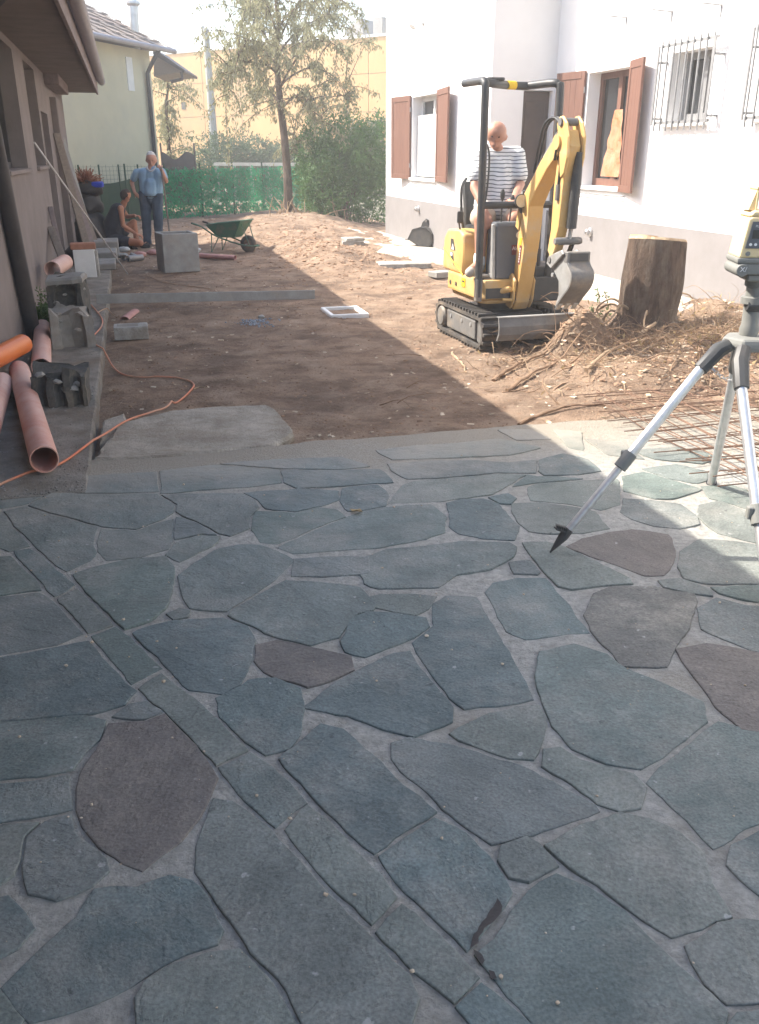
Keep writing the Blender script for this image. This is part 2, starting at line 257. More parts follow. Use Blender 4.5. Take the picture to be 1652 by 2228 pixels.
# ------------------------------------------------------------------ mesh helpers
class MB:
    def __init__(s): s.v = []; s.f = []
    def add(s, vs, fs):
        n = len(s.v); s.v += [tuple(q) for q in vs]; s.f += [tuple(i+n for i in q) for q in fs]; return s
    def box(s, x0, x1, y0, y1, z0, z1):
        return s.add([(x0,y0,z0),(x1,y0,z0),(x1,y1,z0),(x0,y1,z0),(x0,y0,z1),(x1,y0,z1),(x1,y1,z1),(x0,y1,z1)],
                     [(0,3,2,1),(4,5,6,7),(0,1,5,4),(1,2,6,5),(2,3,7,6),(3,0,4,7)])
    def obox(s, c, sx, sy, sz, R=None):
        R = R or Matrix.Identity(3); c = Vector(c)
        q = [(-1,-1,-1),(1,-1,-1),(1,1,-1),(-1,1,-1),(-1,-1,1),(1,-1,1),(1,1,1),(-1,1,1)]
        return s.add([c + R @ Vector((a*sx/2, b*sy/2, d*sz/2)) for a, b, d in q], [(0,3,2,1),(4,5,6,7),(0,1,5,4),(1,2,6,5),(2,3,7,6),(3,0,4,7)])
    def beam(s, p, q, w, h, up=(0,0,1)):
        p, q = Vector(p), Vector(q); d = (q-p); l = d.length; d.normalize(); up = Vector(up)
        if abs(d.dot(up)) > .98: up = Vector((1,0,0))
        x = d.cross(up).normalized(); z = x.cross(d); R = Matrix((x, d, z)).transposed()
        return s.obox((p+q)/2, w, l, h, R)
    def prism(s, pts, axis, lo, hi):       # polygon in the two other axes, extruded along axis
        def mk(a, b, c): return {'x': (c, a, b), 'y': (a, c, b), 'z': (a, b, c)}[axis]
        n = len(pts); vs = [mk(a, b, lo) for a, b in pts] + [mk(a, b, hi) for a, b in pts]
        fs = [tuple(range(n))[::-1], tuple(range(n, 2*n))] + [(i, (i+1) % n, n+(i+1) % n, n+i) for i in range(n)]
        return s.add(vs, fs)
    def tube(s, pts, r, n=8, cap=True, closed=False):
        pts = [Vector(p) for p in pts]; k = len(pts); rs = r if isinstance(r, (list, tuple)) else [r]*k
        t0 = (pts[1]-pts[0]).normalized(); a = t0.orthogonal().normalized(); vs = []
        for i, p in enumerate(pts):
            if closed: t = (pts[(i+1) % k]-pts[i-1])
            else: t = (pts[min(i+1, k-1)]-pts[max(i-1, 0)])
            if t.length < 1e-9: t = t0
            t = t.normalized(); a = (a - t*a.dot(t))
            a = a.normalized() if a.length > 1e-6 else t.orthogonal().normalized(); b = t.cross(a)
            for j in range(n):
                th = 2*math.pi*j/n; vs.append(p + (a*math.cos(th)+b*math.sin(th))*rs[i])
        fs = [(i*n+j, i*n+(j+1) % n, (i+1)*n+(j+1) % n, (i+1)*n+j) for i in range(k-1) for j in range(n)]
        if closed: fs += [((k-1)*n+j, (k-1)*n+(j+1) % n, (j+1) % n, j) for j in range(n)]
        elif cap: fs += [tuple(range(n))[::-1], tuple(range((k-1)*n, k*n))]
        return s.add(vs, fs)
    def pipe(s, p, q, r, t, n=28, m=6):     # hollow pipe with wall thickness
        p, q = Vector(p), Vector(q); d = (q-p).normalized(); a = d.orthogonal().normalized(); b = d.cross(a); vs = []
        rings = [(p+(q-p)*i/m, r) for i in range(m+1)] + [(q-(q-p)*i/m, r-t) for i in range(m+1)]
        for c, rr in rings: vs += [c + (a*math.cos(2*math.pi*j/n)+b*math.sin(2*math.pi*j/n))*rr for j in range(n)]
        k = len(rings); return s.add(vs, [(i*n+j, i*n+(j+1) % n, ((i+1) % k)*n+(j+1) % n, ((i+1) % k)*n+j) for i in range(k) for j in range(n)])
    def lathe(s, prof, n=16, c=(0,0,0), axis='z', cap=True):
        c = Vector(c); vs = []
        for r, h in prof:
            for j in range(n):
                th = 2*math.pi*j/n; x, y = r*math.cos(th), r*math.sin(th)
                vs.append(c + Vector({'z': (x, y, h), 'x': (h, x, y), 'y': (x, h, y)}[axis]))
        k = len(prof); fs = [(i*n+j, i*n+(j+1) % n, (i+1)*n+(j+1) % n, (i+1)*n+j) for i in range(k-1) for j in range(n)]
        if cap: fs += [tuple(range(n))[::-1], tuple(range((k-1)*n, k*n))]
        return s.add(vs, fs)
    def ball(s, c, r, n=8, m=5, sq=(1,1,1)):
        c = Vector(c); vs = []; 
        for i in range(m+1):
            ph = math.pi*i/m
            for j in range(n):
                th = 2*math.pi*j/n; vs.append(c + Vector((r*sq[0]*math.sin(ph)*math.cos(th), r*sq[1]*math.sin(ph)*math.sin(th), r*sq[2]*math.cos(ph))))
        return s.add(vs, [(i*n+j, (i+1)*n+j, (i+1)*n+(j+1) % n, i*n+(j+1) % n) for i in range(m) for j in range(n)])
    def mesh(s, name, m, smooth=False, bevel=0, segs=1, weld=True, jitter=0, sharp=35):
        me = bpy.data.meshes.new(name); me.from_pydata(s.v, [], s.f)
        if weld or bevel:
            bm = bmesh.new(); bm.from_mesh(me); bmesh.ops.remove_doubles(bm, verts=bm.verts, dist=1e-5)
            bmesh.ops.recalc_face_normals(bm, faces=bm.faces)
            if bevel:
                ed = [e for e in bm.edges if len(e.link_faces) == 2 and e.calc_face_angle(0) > rad(28)]
                bmesh.ops.bevel(bm, geom=ed, offset=bevel, segments=segs, affect='EDGES', profile=.6, clamp_overlap=True)
            if jitter:
                for v in bm.verts: v.co += noise.noise_vector(v.co*9)*jitter
            bm.to_mesh(me); bm.free()
        me.materials.append(M[m] if isinstance(m, str) else m)
        if smooth:
            me.shade_smooth(); me.set_sharp_from_angle(angle=rad(sharp))
        return me
    def build(s, name, m, parent=None, **kw):
        return put(name, s.mesh(name, m, **kw), parent)
def put(name, me, parent=None):
    o = bpy.data.objects.new(name, me); COL.objects.link(o)
    if parent: o.parent = parent
    return o
def empty(name, loc=(0,0,0), rz=0.0):
    o = bpy.data.objects.new(name, None); COL.objects.link(o); o.location = loc; o.rotation_euler = (0, 0, rz); o.empty_display_size = .1; return o
def tag(o, label, cat, group=None, kind=None):
    if label: o['label'] = label
    if cat: o['category'] = cat
    if group: o['group'] = group
    if kind: o['kind'] = kind
    return o
def thing(name, label, cat, loc=(0,0,0), rz=0.0, group=None): return tag(empty(name, loc, rz), label, cat, group)
def struct(o): o['kind'] = 'structure'; return o
def copy_tree(o, parent=None):
    c = o.copy(); COL.objects.link(c); c.parent = parent
    for ch in list(o.children): copy_tree(ch, c)
    return c
def smooth_path(pts, k=6, closed=False):
    pts = [Vector(p) for p in pts]; n = len(pts); out = []
    rng = range(n if closed else n-1)
    for i in rng:
        if closed: p0, p1, p2, p3 = pts[i-1], pts[i], pts[(i+1) % n], pts[(i+2) % n]
        else: p0, p1, p2, p3 = pts[max(i-1, 0)], pts[i], pts[i+1], pts[min(i+2, n-1)]
        for j in range(k):
            t = j/k; out.append(.5*((2*p1)+(p2-p0)*t+(2*p0-5*p1+4*p2-p3)*t*t+(3*p1-p0-3*p2+p3)*t*t*t))
    if not closed: out.append(pts[-1])
    return out
def leaf_mesh(name, items, m, smooth=False):
    """items: (point, direction, normal, length, width) -> folded little leaves of two faces each"""
    vs, fs = [], []
    for p, d, nrm, l, w in items:
        x = d.cross(nrm)
        if x.length < 1e-4: x = d.orthogonal()
        x = x.normalized()*w/2; up = nrm*w*.18; i = len(vs)
        vs += [p, p+d*l*.45+x+up, p+d*l, p+d*l*.45-x+up]; fs += [(i, i+1, i+2), (i, i+2, i+3)]
    me = bpy.data.meshes.new(name); me.from_pydata([tuple(v) for v in vs], [], fs); me.materials.append(M[m]); return me
def rvec():
    while True:
        v = Vector((random.uniform(-1,1), random.uniform(-1,1), random.uniform(-1,1)))
        if .05 < v.length < 1: return v.normalized()
# ================================================================== GROUND
MOUNDS = [(4.7,6.5,.10,1.25,.7),(5.7,7.0,.16,.7,.9),(3.7,5.95,.09,.7,.5),(5.2,6.0,.10,1.3,.5),(5.75,8.0,.20,.6,.6),
          (3.2,14.6,.25,.55,1.2),(3.0,16.6,.20,.6,1.3),(3.9,21.8,.32,1.5,2.0),(1.3,23.4,.13,2.2,1.2),(2.6,19.6,.16,1.3,1.6),(.5,20.8,.15,1.0,.9),(4.4,19.0,.12,.9,1.4),
          (3.6,6.83,.30,.26,.14),(3.85,6.95,.22,.2,.14)]
def gh(v, u, fine=True):
    h = -.06
    for a, b, H, rv, ru in MOUNDS:
        q = ((v-a)/rv)**2 + ((u-b)/ru)**2
        if q < 9: h += H*math.exp(-q)
    h += noise.noise((v*.9, u*.9, 3.1))*.022
    if fine:
        m = 1.0 + 1.6*max(0, min(1, (v-2.6)))*(1 if u > 12 else .8)
        h += noise.fractal((v*3.1, u*3.1, 1.7), .9, 2.1, 4)*.015*m + noise.noise((v*14, u*14, .3))*.004*m
    if fine: h += noise.fractal((v*1.4, u*1.4, 9.7), .8, 2.2, 3)*.014 + abs(noise.noise((v*6, u*6, 2.2)))*.010
    e = min(v+.35, 3)*6                                   # worn lower along the concrete path
    if e < 1: h -= .02*(1-e)
    if v > 4.9 and u > 8.2: h -= .05*min(1, (v-4.9)/.5)
    return min(h, -.035) if u < 5.0 else h
def spaced(a, b, s0, s1, knee):
    r = [a]; 
    while r[-1] < b: r.append(r[-1] + s0 + (s1-s0)*max(0, min(1, (r[-1]-knee)/12)))
    r[-1] = b; return r
vv = [-.36+.05*i for i in range(141)]; uu = spaced(4.86, 34, .045, .16, 8)
vs = [tuple(W(v, u, gh(v, u))) for u in uu for v in vv]; n = len(vv)
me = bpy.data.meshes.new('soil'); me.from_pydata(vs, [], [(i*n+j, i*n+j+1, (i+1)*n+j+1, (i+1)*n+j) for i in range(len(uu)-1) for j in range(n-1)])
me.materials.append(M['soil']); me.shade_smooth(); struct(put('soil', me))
b = MB(); S = 250; b.add([(-S,-S,-.16),(S,-S,-.16),(S,S,-.16),(-S,S,-.16)], [(0,1,2,3)]); struct(b.build('ground', 'far_ground'))
# clods, crumbs and pale chips lying on the soil: nobody could count them
def lump(b, c, r, sq=.7):
    t = (1+5**.5)/2; ico = [(-1,t,0),(1,t,0),(-1,-t,0),(1,-t,0),(0,-1,t),(0,1,t),(0,-1,-t),(0,1,-t),(t,0,-1),(t,0,1),(-t,0,-1),(-t,0,1)]
    R = Matrix.Rotation(random.uniform(0, 6.28), 3, rvec()); vs = []
    for q in ico:
        q = R @ Vector(q).normalized()*r*random.uniform(.65, 1.25); q.z *= sq; vs.append(c+q)
    b.add(vs, [(0,11,5),(0,5,1),(0,1,7),(0,7,10),(0,10,11),(1,5,9),(5,11,4),(11,10,2),(10,7,6),(7,1,8),(3,9,4),(3,4,2),(3,2,6),(3,6,8),(3,8,9),(4,9,5),(2,4,11),(6,2,10),(8,6,7),(9,8,1)])
b = MB()
for _ in range(5200):
    k = random.random()
    if k < .38: v, u = random.gauss(4.7, .8), random.gauss(6.5, .7)
    elif k < .62: v, u = random.gauss(3.2, .6), random.gauss(15.3, 1.8)
    elif k < .75: v, u = random.gauss(2.7, 1.5), random.gauss(21, 2.2)
    else: v, u = random.uniform(-.3, 5), 5 + random.random()**1.6*14
    if not (-.3 < v < 6.3 and 4.98 < u < 27): continue
    r = .004 + .011*random.random()**2 + (.02*random.random()**5) + (.006 if k < .75 else 0)
    lump(b, W(v, u, gh(v, u)-r*.05), r*(1+.03*u)*(1 if k < .75 else .7), .55)
for _ in range(3600):                    # small crumbs pressed into the levelled earth
    v, u = random.uniform(-.3, 3.6), 4.98 + random.random()**1.5*9
    if noise.noise((v*1.3, u*1.3, 4)) < -.1 and random.random() < .7: continue
    r = .0025+.008*random.random()**3; lump(b, W(v, u, gh(v, u)+.001), r*(1+.05*u), .6)
o = b.build('soil_clods', 'clod', smooth=False, weld=False); o['kind'] = 'stuff'; tag(o, 'crumbs and clods of brown earth scattered over the dug yard', 'earth')
b = MB()
for _ in range(1500):
    k = random.random()
    if k < .6: v, u = random.gauss(4.8, .8), random.gauss(6.2, .7)
    else: v, u = random.uniform(-.3, 4.8), 5 + random.random()**1.5*14
    if not (-.3 < v < 6.3 and 4.98 < u < 27): continue
    z = gh(v, u); s = random.uniform(.004, .02)*(1.3 if k < .6 else .9)*(1+.03*u); R = Matrix.Rotation(random.uniform(0, 6.28), 3, 'Z') @ Matrix.Rotation(random.gauss(0, .4), 3, 'X')
    b.obox(W(v, u, z+s*.15), s*random.uniform(1, 2.6), s, s*.35, R)
o = b.build('stone_chips', 'chip', weld=False); o['kind'] = 'stuff'; tag(o, 'pale stone and wood chips strewn over the soil', 'chips')

# ================================================================== PAVING
edge_dust(M['mortar'], 3.9, 4.8, .9, (.36, .315, .25))
bed = MB(); vs = []; bu = [-3+.06*i for i in range(133)]; bv = [-1.03+.06*i for i in range(126)]; n = len(bv)
for u in bu:
    for v in bv:
        z = -.003 + noise.noise((v*2.2, u*2.2, 0))*.0035 + noise.fractal((v*9, u*9, 5), 1, 2, 3)*.0032
        uu_ = u + (noise.noise((v*2.7, 1.3, 8))*.05 if u > 4.5 else 0)
        vs.append(tuple(W(v, min(uu_, 4.97), z)))
bed.add(vs, [(i*n+j, i*n+j+1, (i+1)*n+j+1, (i+1)*n+j) for i in range(len(bu)-1) for j in range(n-1)])
paving = struct(bed.build('paving', 'mortar', smooth=True))
b = MB(); b.add([W(-1.03, 4.905, -.012), W(6.5, 4.905, -.012), W(6.5, 4.93, -.2), W(-1.03, 4.93, -.2)], [(0,1,2,3)]); b.build('edge', 'mortar', paving)
TILE = {'A': (0, 1800, .9201), 'B': (1520, 1700, .9183), 'C': (0, 2800, .9201), 'D': (1520, 2800, .9183), 'F': (0, 0, 1.8384)}
STONES = '''
A 20,175 330,118 680,95 685,180 500,185 340,188 230,180 120,230 0,250 -60,215
A 700,92 940,65 1215,85 1220,140 1090,155 860,170 780,182 700,188
A 960,60 1200,45 1480,35 1600,70 1480,82 1225,78
A 1225,90 1480,92 1650,88 1700,140 1560,148 1300,165 1235,140
A 205,285 300,305 425,335 410,400 420,445 385,480 290,525 240,500 150,410 60,330 20,270 110,250
A 230,190 500,192 685,192 758,237 752,273 700,300 590,343 440,333 340,300 215,265 130,240
A 440,345 590,352 720,310 752,300 748,370 755,395 730,430 600,465 470,478 428,440 420,400
A 705,197 1050,192 1110,217 1128,250 1090,290 1083,338 1000,372 960,362 860,312 768,268 768,237
A 1062,187 1240,177 1300,168 1470,182 1478,215 1400,243 1280,265 1160,253 1122,215
A 1490,168 1640,155 1690,200 1680,245 1590,260 1520,265 1482,222
A 770,292 860,322 942,370 880,365 760,388 757,340
A 772,402 870,373 952,378 940,400 860,440 782,483 722,456
A 1112,267 1280,275 1380,253 1460,263 1497,290 1380,332 1205,405 1142,398 1102,345 1097,300
A 330,545 420,515 560,480 720,465 745,510 745,560 730,640 700,690 640,740 545,776 500,740 400,640
A 787,550 860,492 960,432 1040,417 1130,417 1240,457 1278,480 1200,548 1100,618 1020,668 980,693 832,685 812,640
A 1277,475 1600,466 1605,538 1277,545
A 1245,575 1400,585 1560,605 1610,645 1640,670 1625,698 1560,713 1510,768 1470,813 1350,846 1230,818 1110,763 1002,715 1040,690 1130,640
A 735,710 780,692 820,700 810,723 760,730
A 602,790 750,750 850,745 960,740 1060,775 1110,830 1100,890 1080,960 1040,1020 970,1063 900,1050 830,1040 790,1000 710,920 630,850 585,800
A* 1117,850 1200,832 1330,857 1470,892 1518,902 1532,953 1440,998 1340,1028 1230,1000 1150,968 1107,920
A -60,300 20,280 60,335 130,418 40,438 -60,380
A 130,430 190,470 308,588 240,633 130,520 62,440
A 330,607 478,745 488,763 387,798 252,650
A 497,772 560,817 688,950 572,1013 402,812
A -60,480 40,470 150,560 178,608 60,618 -60,640
A -60,660 0,643 168,625 248,670 358,800 240,848 100,868 -60,900
A -60,920 120,882 250,862 388,832 478,940 588,1048 540,1108 400,1148 250,1158 100,1168 -60,1178
F 607,1192 700,1150 790,1112 830,1105 890,1102 935,1100 968,1125 963,1158 925,1170 830,1188 700,1198 640,1202
F 762,1345 800,1331 870,1336 928,1346 933,1365 900,1388 840,1408 790,1428 757,1418 742,1395
F 472,1520 540,1482 600,1477 653,1501 656,1540 648,1600 628,1628 580,1643 532,1610 482,1560
F 662,1540 770,1467 860,1427 888,1422 903,1450 943,1490 983,1540 978,1568 900,1598 840,1583 760,1553
F 902,1400 943,1362 943,1312 970,1297 1033,1302 1058,1350 1083,1390 1118,1450 1153,1520 1100,1528 1012,1538 982,1518 942,1465
C 700,-105 830,0 1073,213 942,286 802,140 652,0 605,-48
C 1087,227 1328,450 1197,553 954,292
F 668,1752 745,1828 860,1953 808,2006 700,1898 624,1805
F 877,1977 1043,2128 985,2178 905,2108 822,2030
F 1050,2140 1160,2240 1110,2300 992,2190
C -60,60 150,42 380,72 462,92 432,170 352,230 305,300 160,328 -60,350
C -60,377 150,353 290,333 296,420 305,473 200,498 -60,538
C* 475,110 640,92 720,62 855,200 942,340 908,420 858,510 780,608 690,668 620,733 540,703 432,638 362,558 337,480 342,390 382,292 442,192
C 490,72 560,20 640,6 710,50 630,82
C 112,600 200,532 308,503 318,580 398,640 455,700 465,748 400,798 250,858 142,828 102,720
C -60,560 178,530 108,592 86,700 52,760 -60,830
C -60,880 20,872 80,950 128,1000 60,1070 -60,1140
C 422,830 600,830 738,772 828,792 898,860 956,1000 936,1048 800,1098 700,1158 560,1238 300,1338 132,1398 62,1330 5,1250 200,1082 350,952
C 642,1232 760,1152 900,1112 1038,1083 1108,1150 1178,1230 1258,1340 1310,1450 620,1450 602,1300
C 932,432 1010,444 1108,514 1236,644 1396,824 1536,984 1648,1094 1760,1204 1800,1300 1760,1450 1345,1450 1234,1270 1104,1090 1014,960 924,840 869,740 873,640
C -60,1210 40,1292 98,1392 60,1450 -60,1450
F 612,1650 700,1582 740,1592 820,1662 870,1712 942,1765 880,1808 815,1855 700,1748
F 828,1863 880,1828 945,1783 1010,1817 1063,1866 1083,1900 1102,1940 1092,1968 1038,2018 1014,2062 932,1973 852,1900
D 62,190 130,167 310,207 420,232 560,272 700,342 938,460 955,485 840,508 660,578 490,627 352,528 224,398 104,298 62,250
D 532,640 640,603 688,632 767,725 650,787 562,768 522,700
D 792,612 900,553 1050,503 1180,533 1288,582 1396,680 1416,790 1496,900 1526,948 1400,996 1270,1026 1152,948 1002,848 832,728 724,642 762,624
D 564,980 662,834 770,764 898,822 1058,922 1158,1042 1278,1162 1438,1292 1516,1370 1500,1450 700,1450 562,1288 484,1180 426,1112 502,1052
D 722,288 724,224 780,214 868,272 1000,303 1098,332 1146,380 1126,468 1050,486 952,456 882,398 802,330
D 322,150 450,83 600,33 688,28 722,90 698,170 658,257 560,247 462,213 402,188
F 1174,1470 1182,1422 1250,1407 1320,1427 1360,1457 1440,1492 1523,1531 1532,1570 1478,1618 1390,1670 1320,1658 1252,1628 1207,1580 1182,1530
F 1562,1572 1652,1592 1720,1602 1720,1760 1600,1808 1555,1842 1502,1780 1413,1705 1442,1672
F 1602,1842 1720,1792 1720,2000 1640,1928 1592,1880
D 1342,1080 1480,982 1600,962 1740,992 1740,1300 1600,1328 1512,1328 1422,1240 1372,1150
D 1564,1370 1740,1322 1740,1450 1504,1450
B 307,400 303,342 370,327 450,325 508,347 558,402 597,440 578,498 450,492 350,472 312,443
B 32,547 200,532 350,513 560,518 582,532 572,573 480,622 320,648 250,702 0,707 -60,688 -88,620 -58,572
B 482,317 560,303 588,320 568,343 520,343
B 582,343 700,338 860,363 928,378 957,420 987,450 880,467 740,468 652,463 612,428 582,370
B 652,272 700,253 900,243 1028,238 1042,300 1042,348 960,367 830,342 662,328
B 692,200 693,153 800,128 898,152 955,200 850,213 722,218
B 1062,322 1180,333 1300,348 1367,392 1382,430 1300,447 1200,437 1102,408 1058,380
B 1067,227 1150,208 1280,248 1396,282 1270,318 1200,318 1072,288
B 1152,192 1290,173 1417,202 1417,238 1380,252 1270,232
B* 822,530 890,498 1000,473 1100,458 1248,478 1277,540 1267,600 1227,648 1150,648 1042,608 922,568
B 632,517 720,513 800,533 918,592 1077,672 1086,690 950,697 832,712 782,702 712,630
B 572,602 650,593 687,640 680,648 592,643
B 502,692 600,673 718,668 797,770 900,903 780,908 640,928 562,898 512,800 474,730
B+ 942,742 1010,713 1200,713 1367,742 1377,770 1328,880 1277,960 1237,1048 1120,1052 1052,1048 1002,978 922,898 904,830
B 1312,620 1323,553 1402,503 1550,513 1720,543 1720,688 1550,688 1420,688 1332,668
B 1222,682 1300,673 1437,720 1446,743 1350,733 1242,703
B 1452,712 1600,703 1720,703 1720,780 1600,758 1482,730
B 1392,800 1472,758 1600,792 1720,803 1720,988 1620,978 1502,928 1412,888
B* 1302,982 1430,963 1560,983 1720,1013 1720,1350 1580,1328 1502,1258 1402,1120 1342,1050
B 1402,352 1480,333 1600,383 1720,423 1720,528 1590,498 1480,468 1422,428 1393,400
B 1412,272 1520,263 1620,293 1720,333 1720,400 1560,348 1440,318
B 42,172 250,158 420,158 560,168 682,153 677,208 500,207 300,227 120,232 62,200
B 32,343 112,262 150,248 340,228 530,214 636,217 560,258 480,298 280,328
B 642,217 690,227 876,234 660,253 582,268
B -10,112 150,92 330,83 520,63 690,100 560,128 330,138 60,148
B 522,22 650,22 738,60 600,63
B 765,22 870,32 880,108 832,98
B 902,62 1060,82 1146,148 1000,128
B 1100,112 1300,102 1500,142 1400,165 1200,148
B -80,762 0,742 100,742 238,747 213,800 160,828 60,813 -60,780
'''
def densify(poly, step):
    out = []; n = len(poly)
    for i in range(n):
        a, c = poly[i], poly[(i+1) % n]; l = (c-a).length; k = max(1, int(l/step))
        for j in range(k): out.append(a+(c-a)*(j/k))
    return out
def area(p): return .5*sum(p[i].x*p[(i+1) % len(p)].y-p[(i+1) % len(p)].x*p[i].y for i in range(len(p)))
def round_corners(p, it=1):
    for _ in range(it):
        q = []; n = len(p)
        for i in range(n):
            a, c = p[i], p[(i+1) % n]; t = min(.2, .010/max((c-a).length, .001)); q += [a+(c-a)*t, c-(c-a)*t]
        p = q
    return p
def inset(p, d):
    n = len(p); out = []
    for i in range(n):
        e1 = (p[i]-p[i-1]).normalized(); e2 = (p[(i+1) % n]-p[i]).normalized()
        m = Vector((-(e1.y+e2.y), e1.x+e2.x)); m = m.normalized() if m.length > 1e-6 else Vector((-e1.y, e1.x)); out.append(p[i]+m*d)
    return out
def outline(poly):
    if area(poly) < 0: poly = poly[::-1]
    return densify(poly, .03)
def flagstone(p, m):
    p = [q + Vector((noise.noise((q.x*11, q.y*11, 2)), noise.noise((q.x*11, q.y*11, 7))))*.007 + Vector((noise.noise((q.x*45, q.y*45, 2)), noise.noise((q.x*45, q.y*45, 7))))*.0045 for q in p]
    c = sum(p, Vector((0, 0)))/len(p); top = random.uniform(-.0015, .0030); tx, ty = random.gauss(0, .004), random.gauss(0, .004); n = len(p)
    rings = [(inset(p, -.003), -.03), (p, -.001), (inset(p, .0012), .0012), (inset(p, .004), .0020)]
    vs = []
    for ring, z in rings:
        for q in ring:
            d = q-c; vs.append((d.x, d.y, z+top+(tx*d.x+ty*d.y if z > -.01 else 0)))
    b = MB(); k = len(rings); b.add(vs, [(i*n+j, i*n+(j+1) % n, (i+1)*n+(j+1) % n, (i+1)*n+j) for i in range(k-1) for j in range(n)] + [tuple(range((k-1)*n, k*n))])
    o = b.build('flagstone', m, paving, weld=False); o.location = (c.x, c.y, 0); return o
POLYS = []
for line in STONES.strip().split('\n'):
    t, *pts = line.split(); ox, oy, s = TILE[t[0]]
    m = 'slate_brown' if '*' in t else 'slate_mottled' if '+' in t else 'slate'
    poly = []
    for q in pts:
        x, y = map(float, q.split(',')); g = G((ox+s*x)/1.8384, (oy+s*y)/1.8384); poly.append(Vector((g.x, g.y)))
    POLYS.append((outline(poly), m))
# let every stone grow to the narrow joint it has with its neighbours
from mathutils import kdtree
kd = kdtree.KDTree(sum(len(p) for p, m in POLYS)); own = []
for i, (p, m) in enumerate(POLYS):
    for q in p: kd.insert((q.x, q.y, 0), len(own)); own.append(i)
kd.balance()
for i, (p, m) in enumerate(POLYS):
    n = len(p); mv = []
    for q in p:
        ds = [d for c, k, d in kd.find_n((q.x, q.y, 0), 60) if own[k] != i]; d = ds[0] if ds else .08
        mv.append(min(max((d-.015)*.45, -.004), .015))
    mv = [(mv[j-2]+mv[j-1]+mv[j]+mv[(j+1) % n]+mv[(j+2) % n])/5 for j in range(n)]; e = inset(p, -1.0)
    flagstone([p[j]+(e[j]-p[j])*mv[j] for j in range(n)], m)
# the same paving goes on outside what the picture shows
rs = random.Random(3); K = .42; grid = {}
for i in range(-1, 20):
    for j in range(-7, 14): grid[i, j] = (-.95+i*K+rs.uniform(-.11, .11), j*K*.9+rs.uniform(-.11, .11))
for i in range(-1, 19):
    for j in range(-7, 13):
        q = [grid[i, j], grid[i+1, j], grid[i+1, j+1], grid[i, j+1]]
        if any(v < -1.0 or u > 4.86 or v > 6.4 for v, u in q): continue
        w = [W(v, u) for v, u in q]; pr = [PROJ(x) for x in w] + [PROJ(sum(w, Vector())/4)]
        if any(-70 < a < 1722 and 900 < c < 2300 for a, c in pr): continue
        if rs.random() < .1: continue
        c = sum(w, Vector())/4
        flagstone(outline([Vector((c.x+(x.x-c.x)*.95, c.y+(x.y-c.y)*.95)) for x in w]), 'slate' if rs.random() < .9 else 'slate_brown')
# crumbs of grit and dry leaf bits on the paving
b = MB()
for _ in range(60): v, u = random.uniform(-.9, 3.5), random.uniform(.5, 4.6); lump(b, W(v, u, .007), random.uniform(.004, .008), .6)
for _ in range(520):
    v, u = random.uniform(-.9, 4), random.uniform(.6, 4.8); r = .0015+.004*random.random()**3; lump(b, W(v, u, .006), r, .6)
o = b.build('grit', 'chip', weld=False); o['kind'] = 'stuff'; tag(o, 'fine pale grit scattered over the stone paving', 'grit')
def leafbit(px, py, size, lab, m='leaf_dry'):
    p = G(px, py, .012); b = MB(); R = Matrix.Rotation(random.uniform(0, 6), 3, 'Z'); pts = [(-1,0,.1),(-.4,.45,.0),(.3,.5,.25),(1,.05,.1),(.4,-.35,.35),(-.3,-.4,.05)]
    vs = [R @ Vector(q)*size for q in pts] + [Vector((0,0,.02*size))]; b.add(vs + [v+Vector((0,0,.0012)) for v in vs], [(i,(i+1)%6,6) for i in range(6)] + [(7+(i+1)%6,7+i,13) for i in range(6)] + [(i,7+i,7+(i+1)%6,(i+1)%6) for i in range(6)])
    o = b.build('dry_leaf', m); o.location = (p.x, p.y, .0085); return tag(o, lab, 'leaf')
leafbit(775, 1111, .038, 'curled dry tan leaf lying on the slate paving')
# dark oily stain soaked into a joint, as thin spread films
M['stain'] = mat('stain', (.035, .028, .026), (.05, .042, .038), 20, .55, .3, 60)
for k, pts in enumerate(([(1082,1955),(1098,1975),(1082,2000),(1055,2020),(1040,2050),(1024,2062),(1030,2035),(1048,2005),(1068,1980)], [(1030,2062),(1044,2070),(1056,2092),(1048,2098),(1034,2082)], [(1060,2110),(1072,2116),(1082,2130),(1070,2130)])):
    q = [Vector((g_.x, g_.y)) for g_ in (G(x, y, .006) for x, y in pts)]
    if area(q) < 0: q = q[::-1]
    q = densify(q, .012); q = [a+Vector((noise.noise((a.x*40, a.y*40, 1)), noise.noise((a.x*40, a.y*40, 5))))*.007 for a in q]; b = MB()
    b.add([(a.x, a.y, .0068) for a in q]+[(a.x, a.y, .0064) for a in q], [tuple(range(len(q)))]); b.build('stain', 'stain', paving, weld=False)
# ------------------------------------------------------------------ concrete path along the left house, broken slab
b = MB(); pu = spaced(4.40, 19.6, .06, .2, 8); m = len(pu); vs = []
for u in pu:
    wv = -.35 + noise.noise((u*1.6, 2, 2))*.014 + noise.noise((u*7, 2, 5))*.007
    zt = .028*min(1, max(0, (u-4.4)/.9)) + .004 + noise.noise((u*1.1, 4, 4))*.004
    vs += [tuple(W(v, u, z)) for v, z in ((-1.03, zt), (-.75, zt+.002), (-.5, zt-.002), (wv-.012, zt-.001), (wv, zt-.012), (wv+.006, -.14))]
b.add(vs, [(i*6+j, i*6+j+1, (i+1)*6+j+1, (i+1)*6+j) for i in range(m-1) for j in range(5)])
b.add([vs[0], vs[1], vs[2], vs[3], vs[4], vs[5], tuple(W(-1.03, 4.40, -.14))], [(0,1,2,3,4,5,6)])
struct(b.build('concrete_path', 'path', smooth=True))
b = MB()
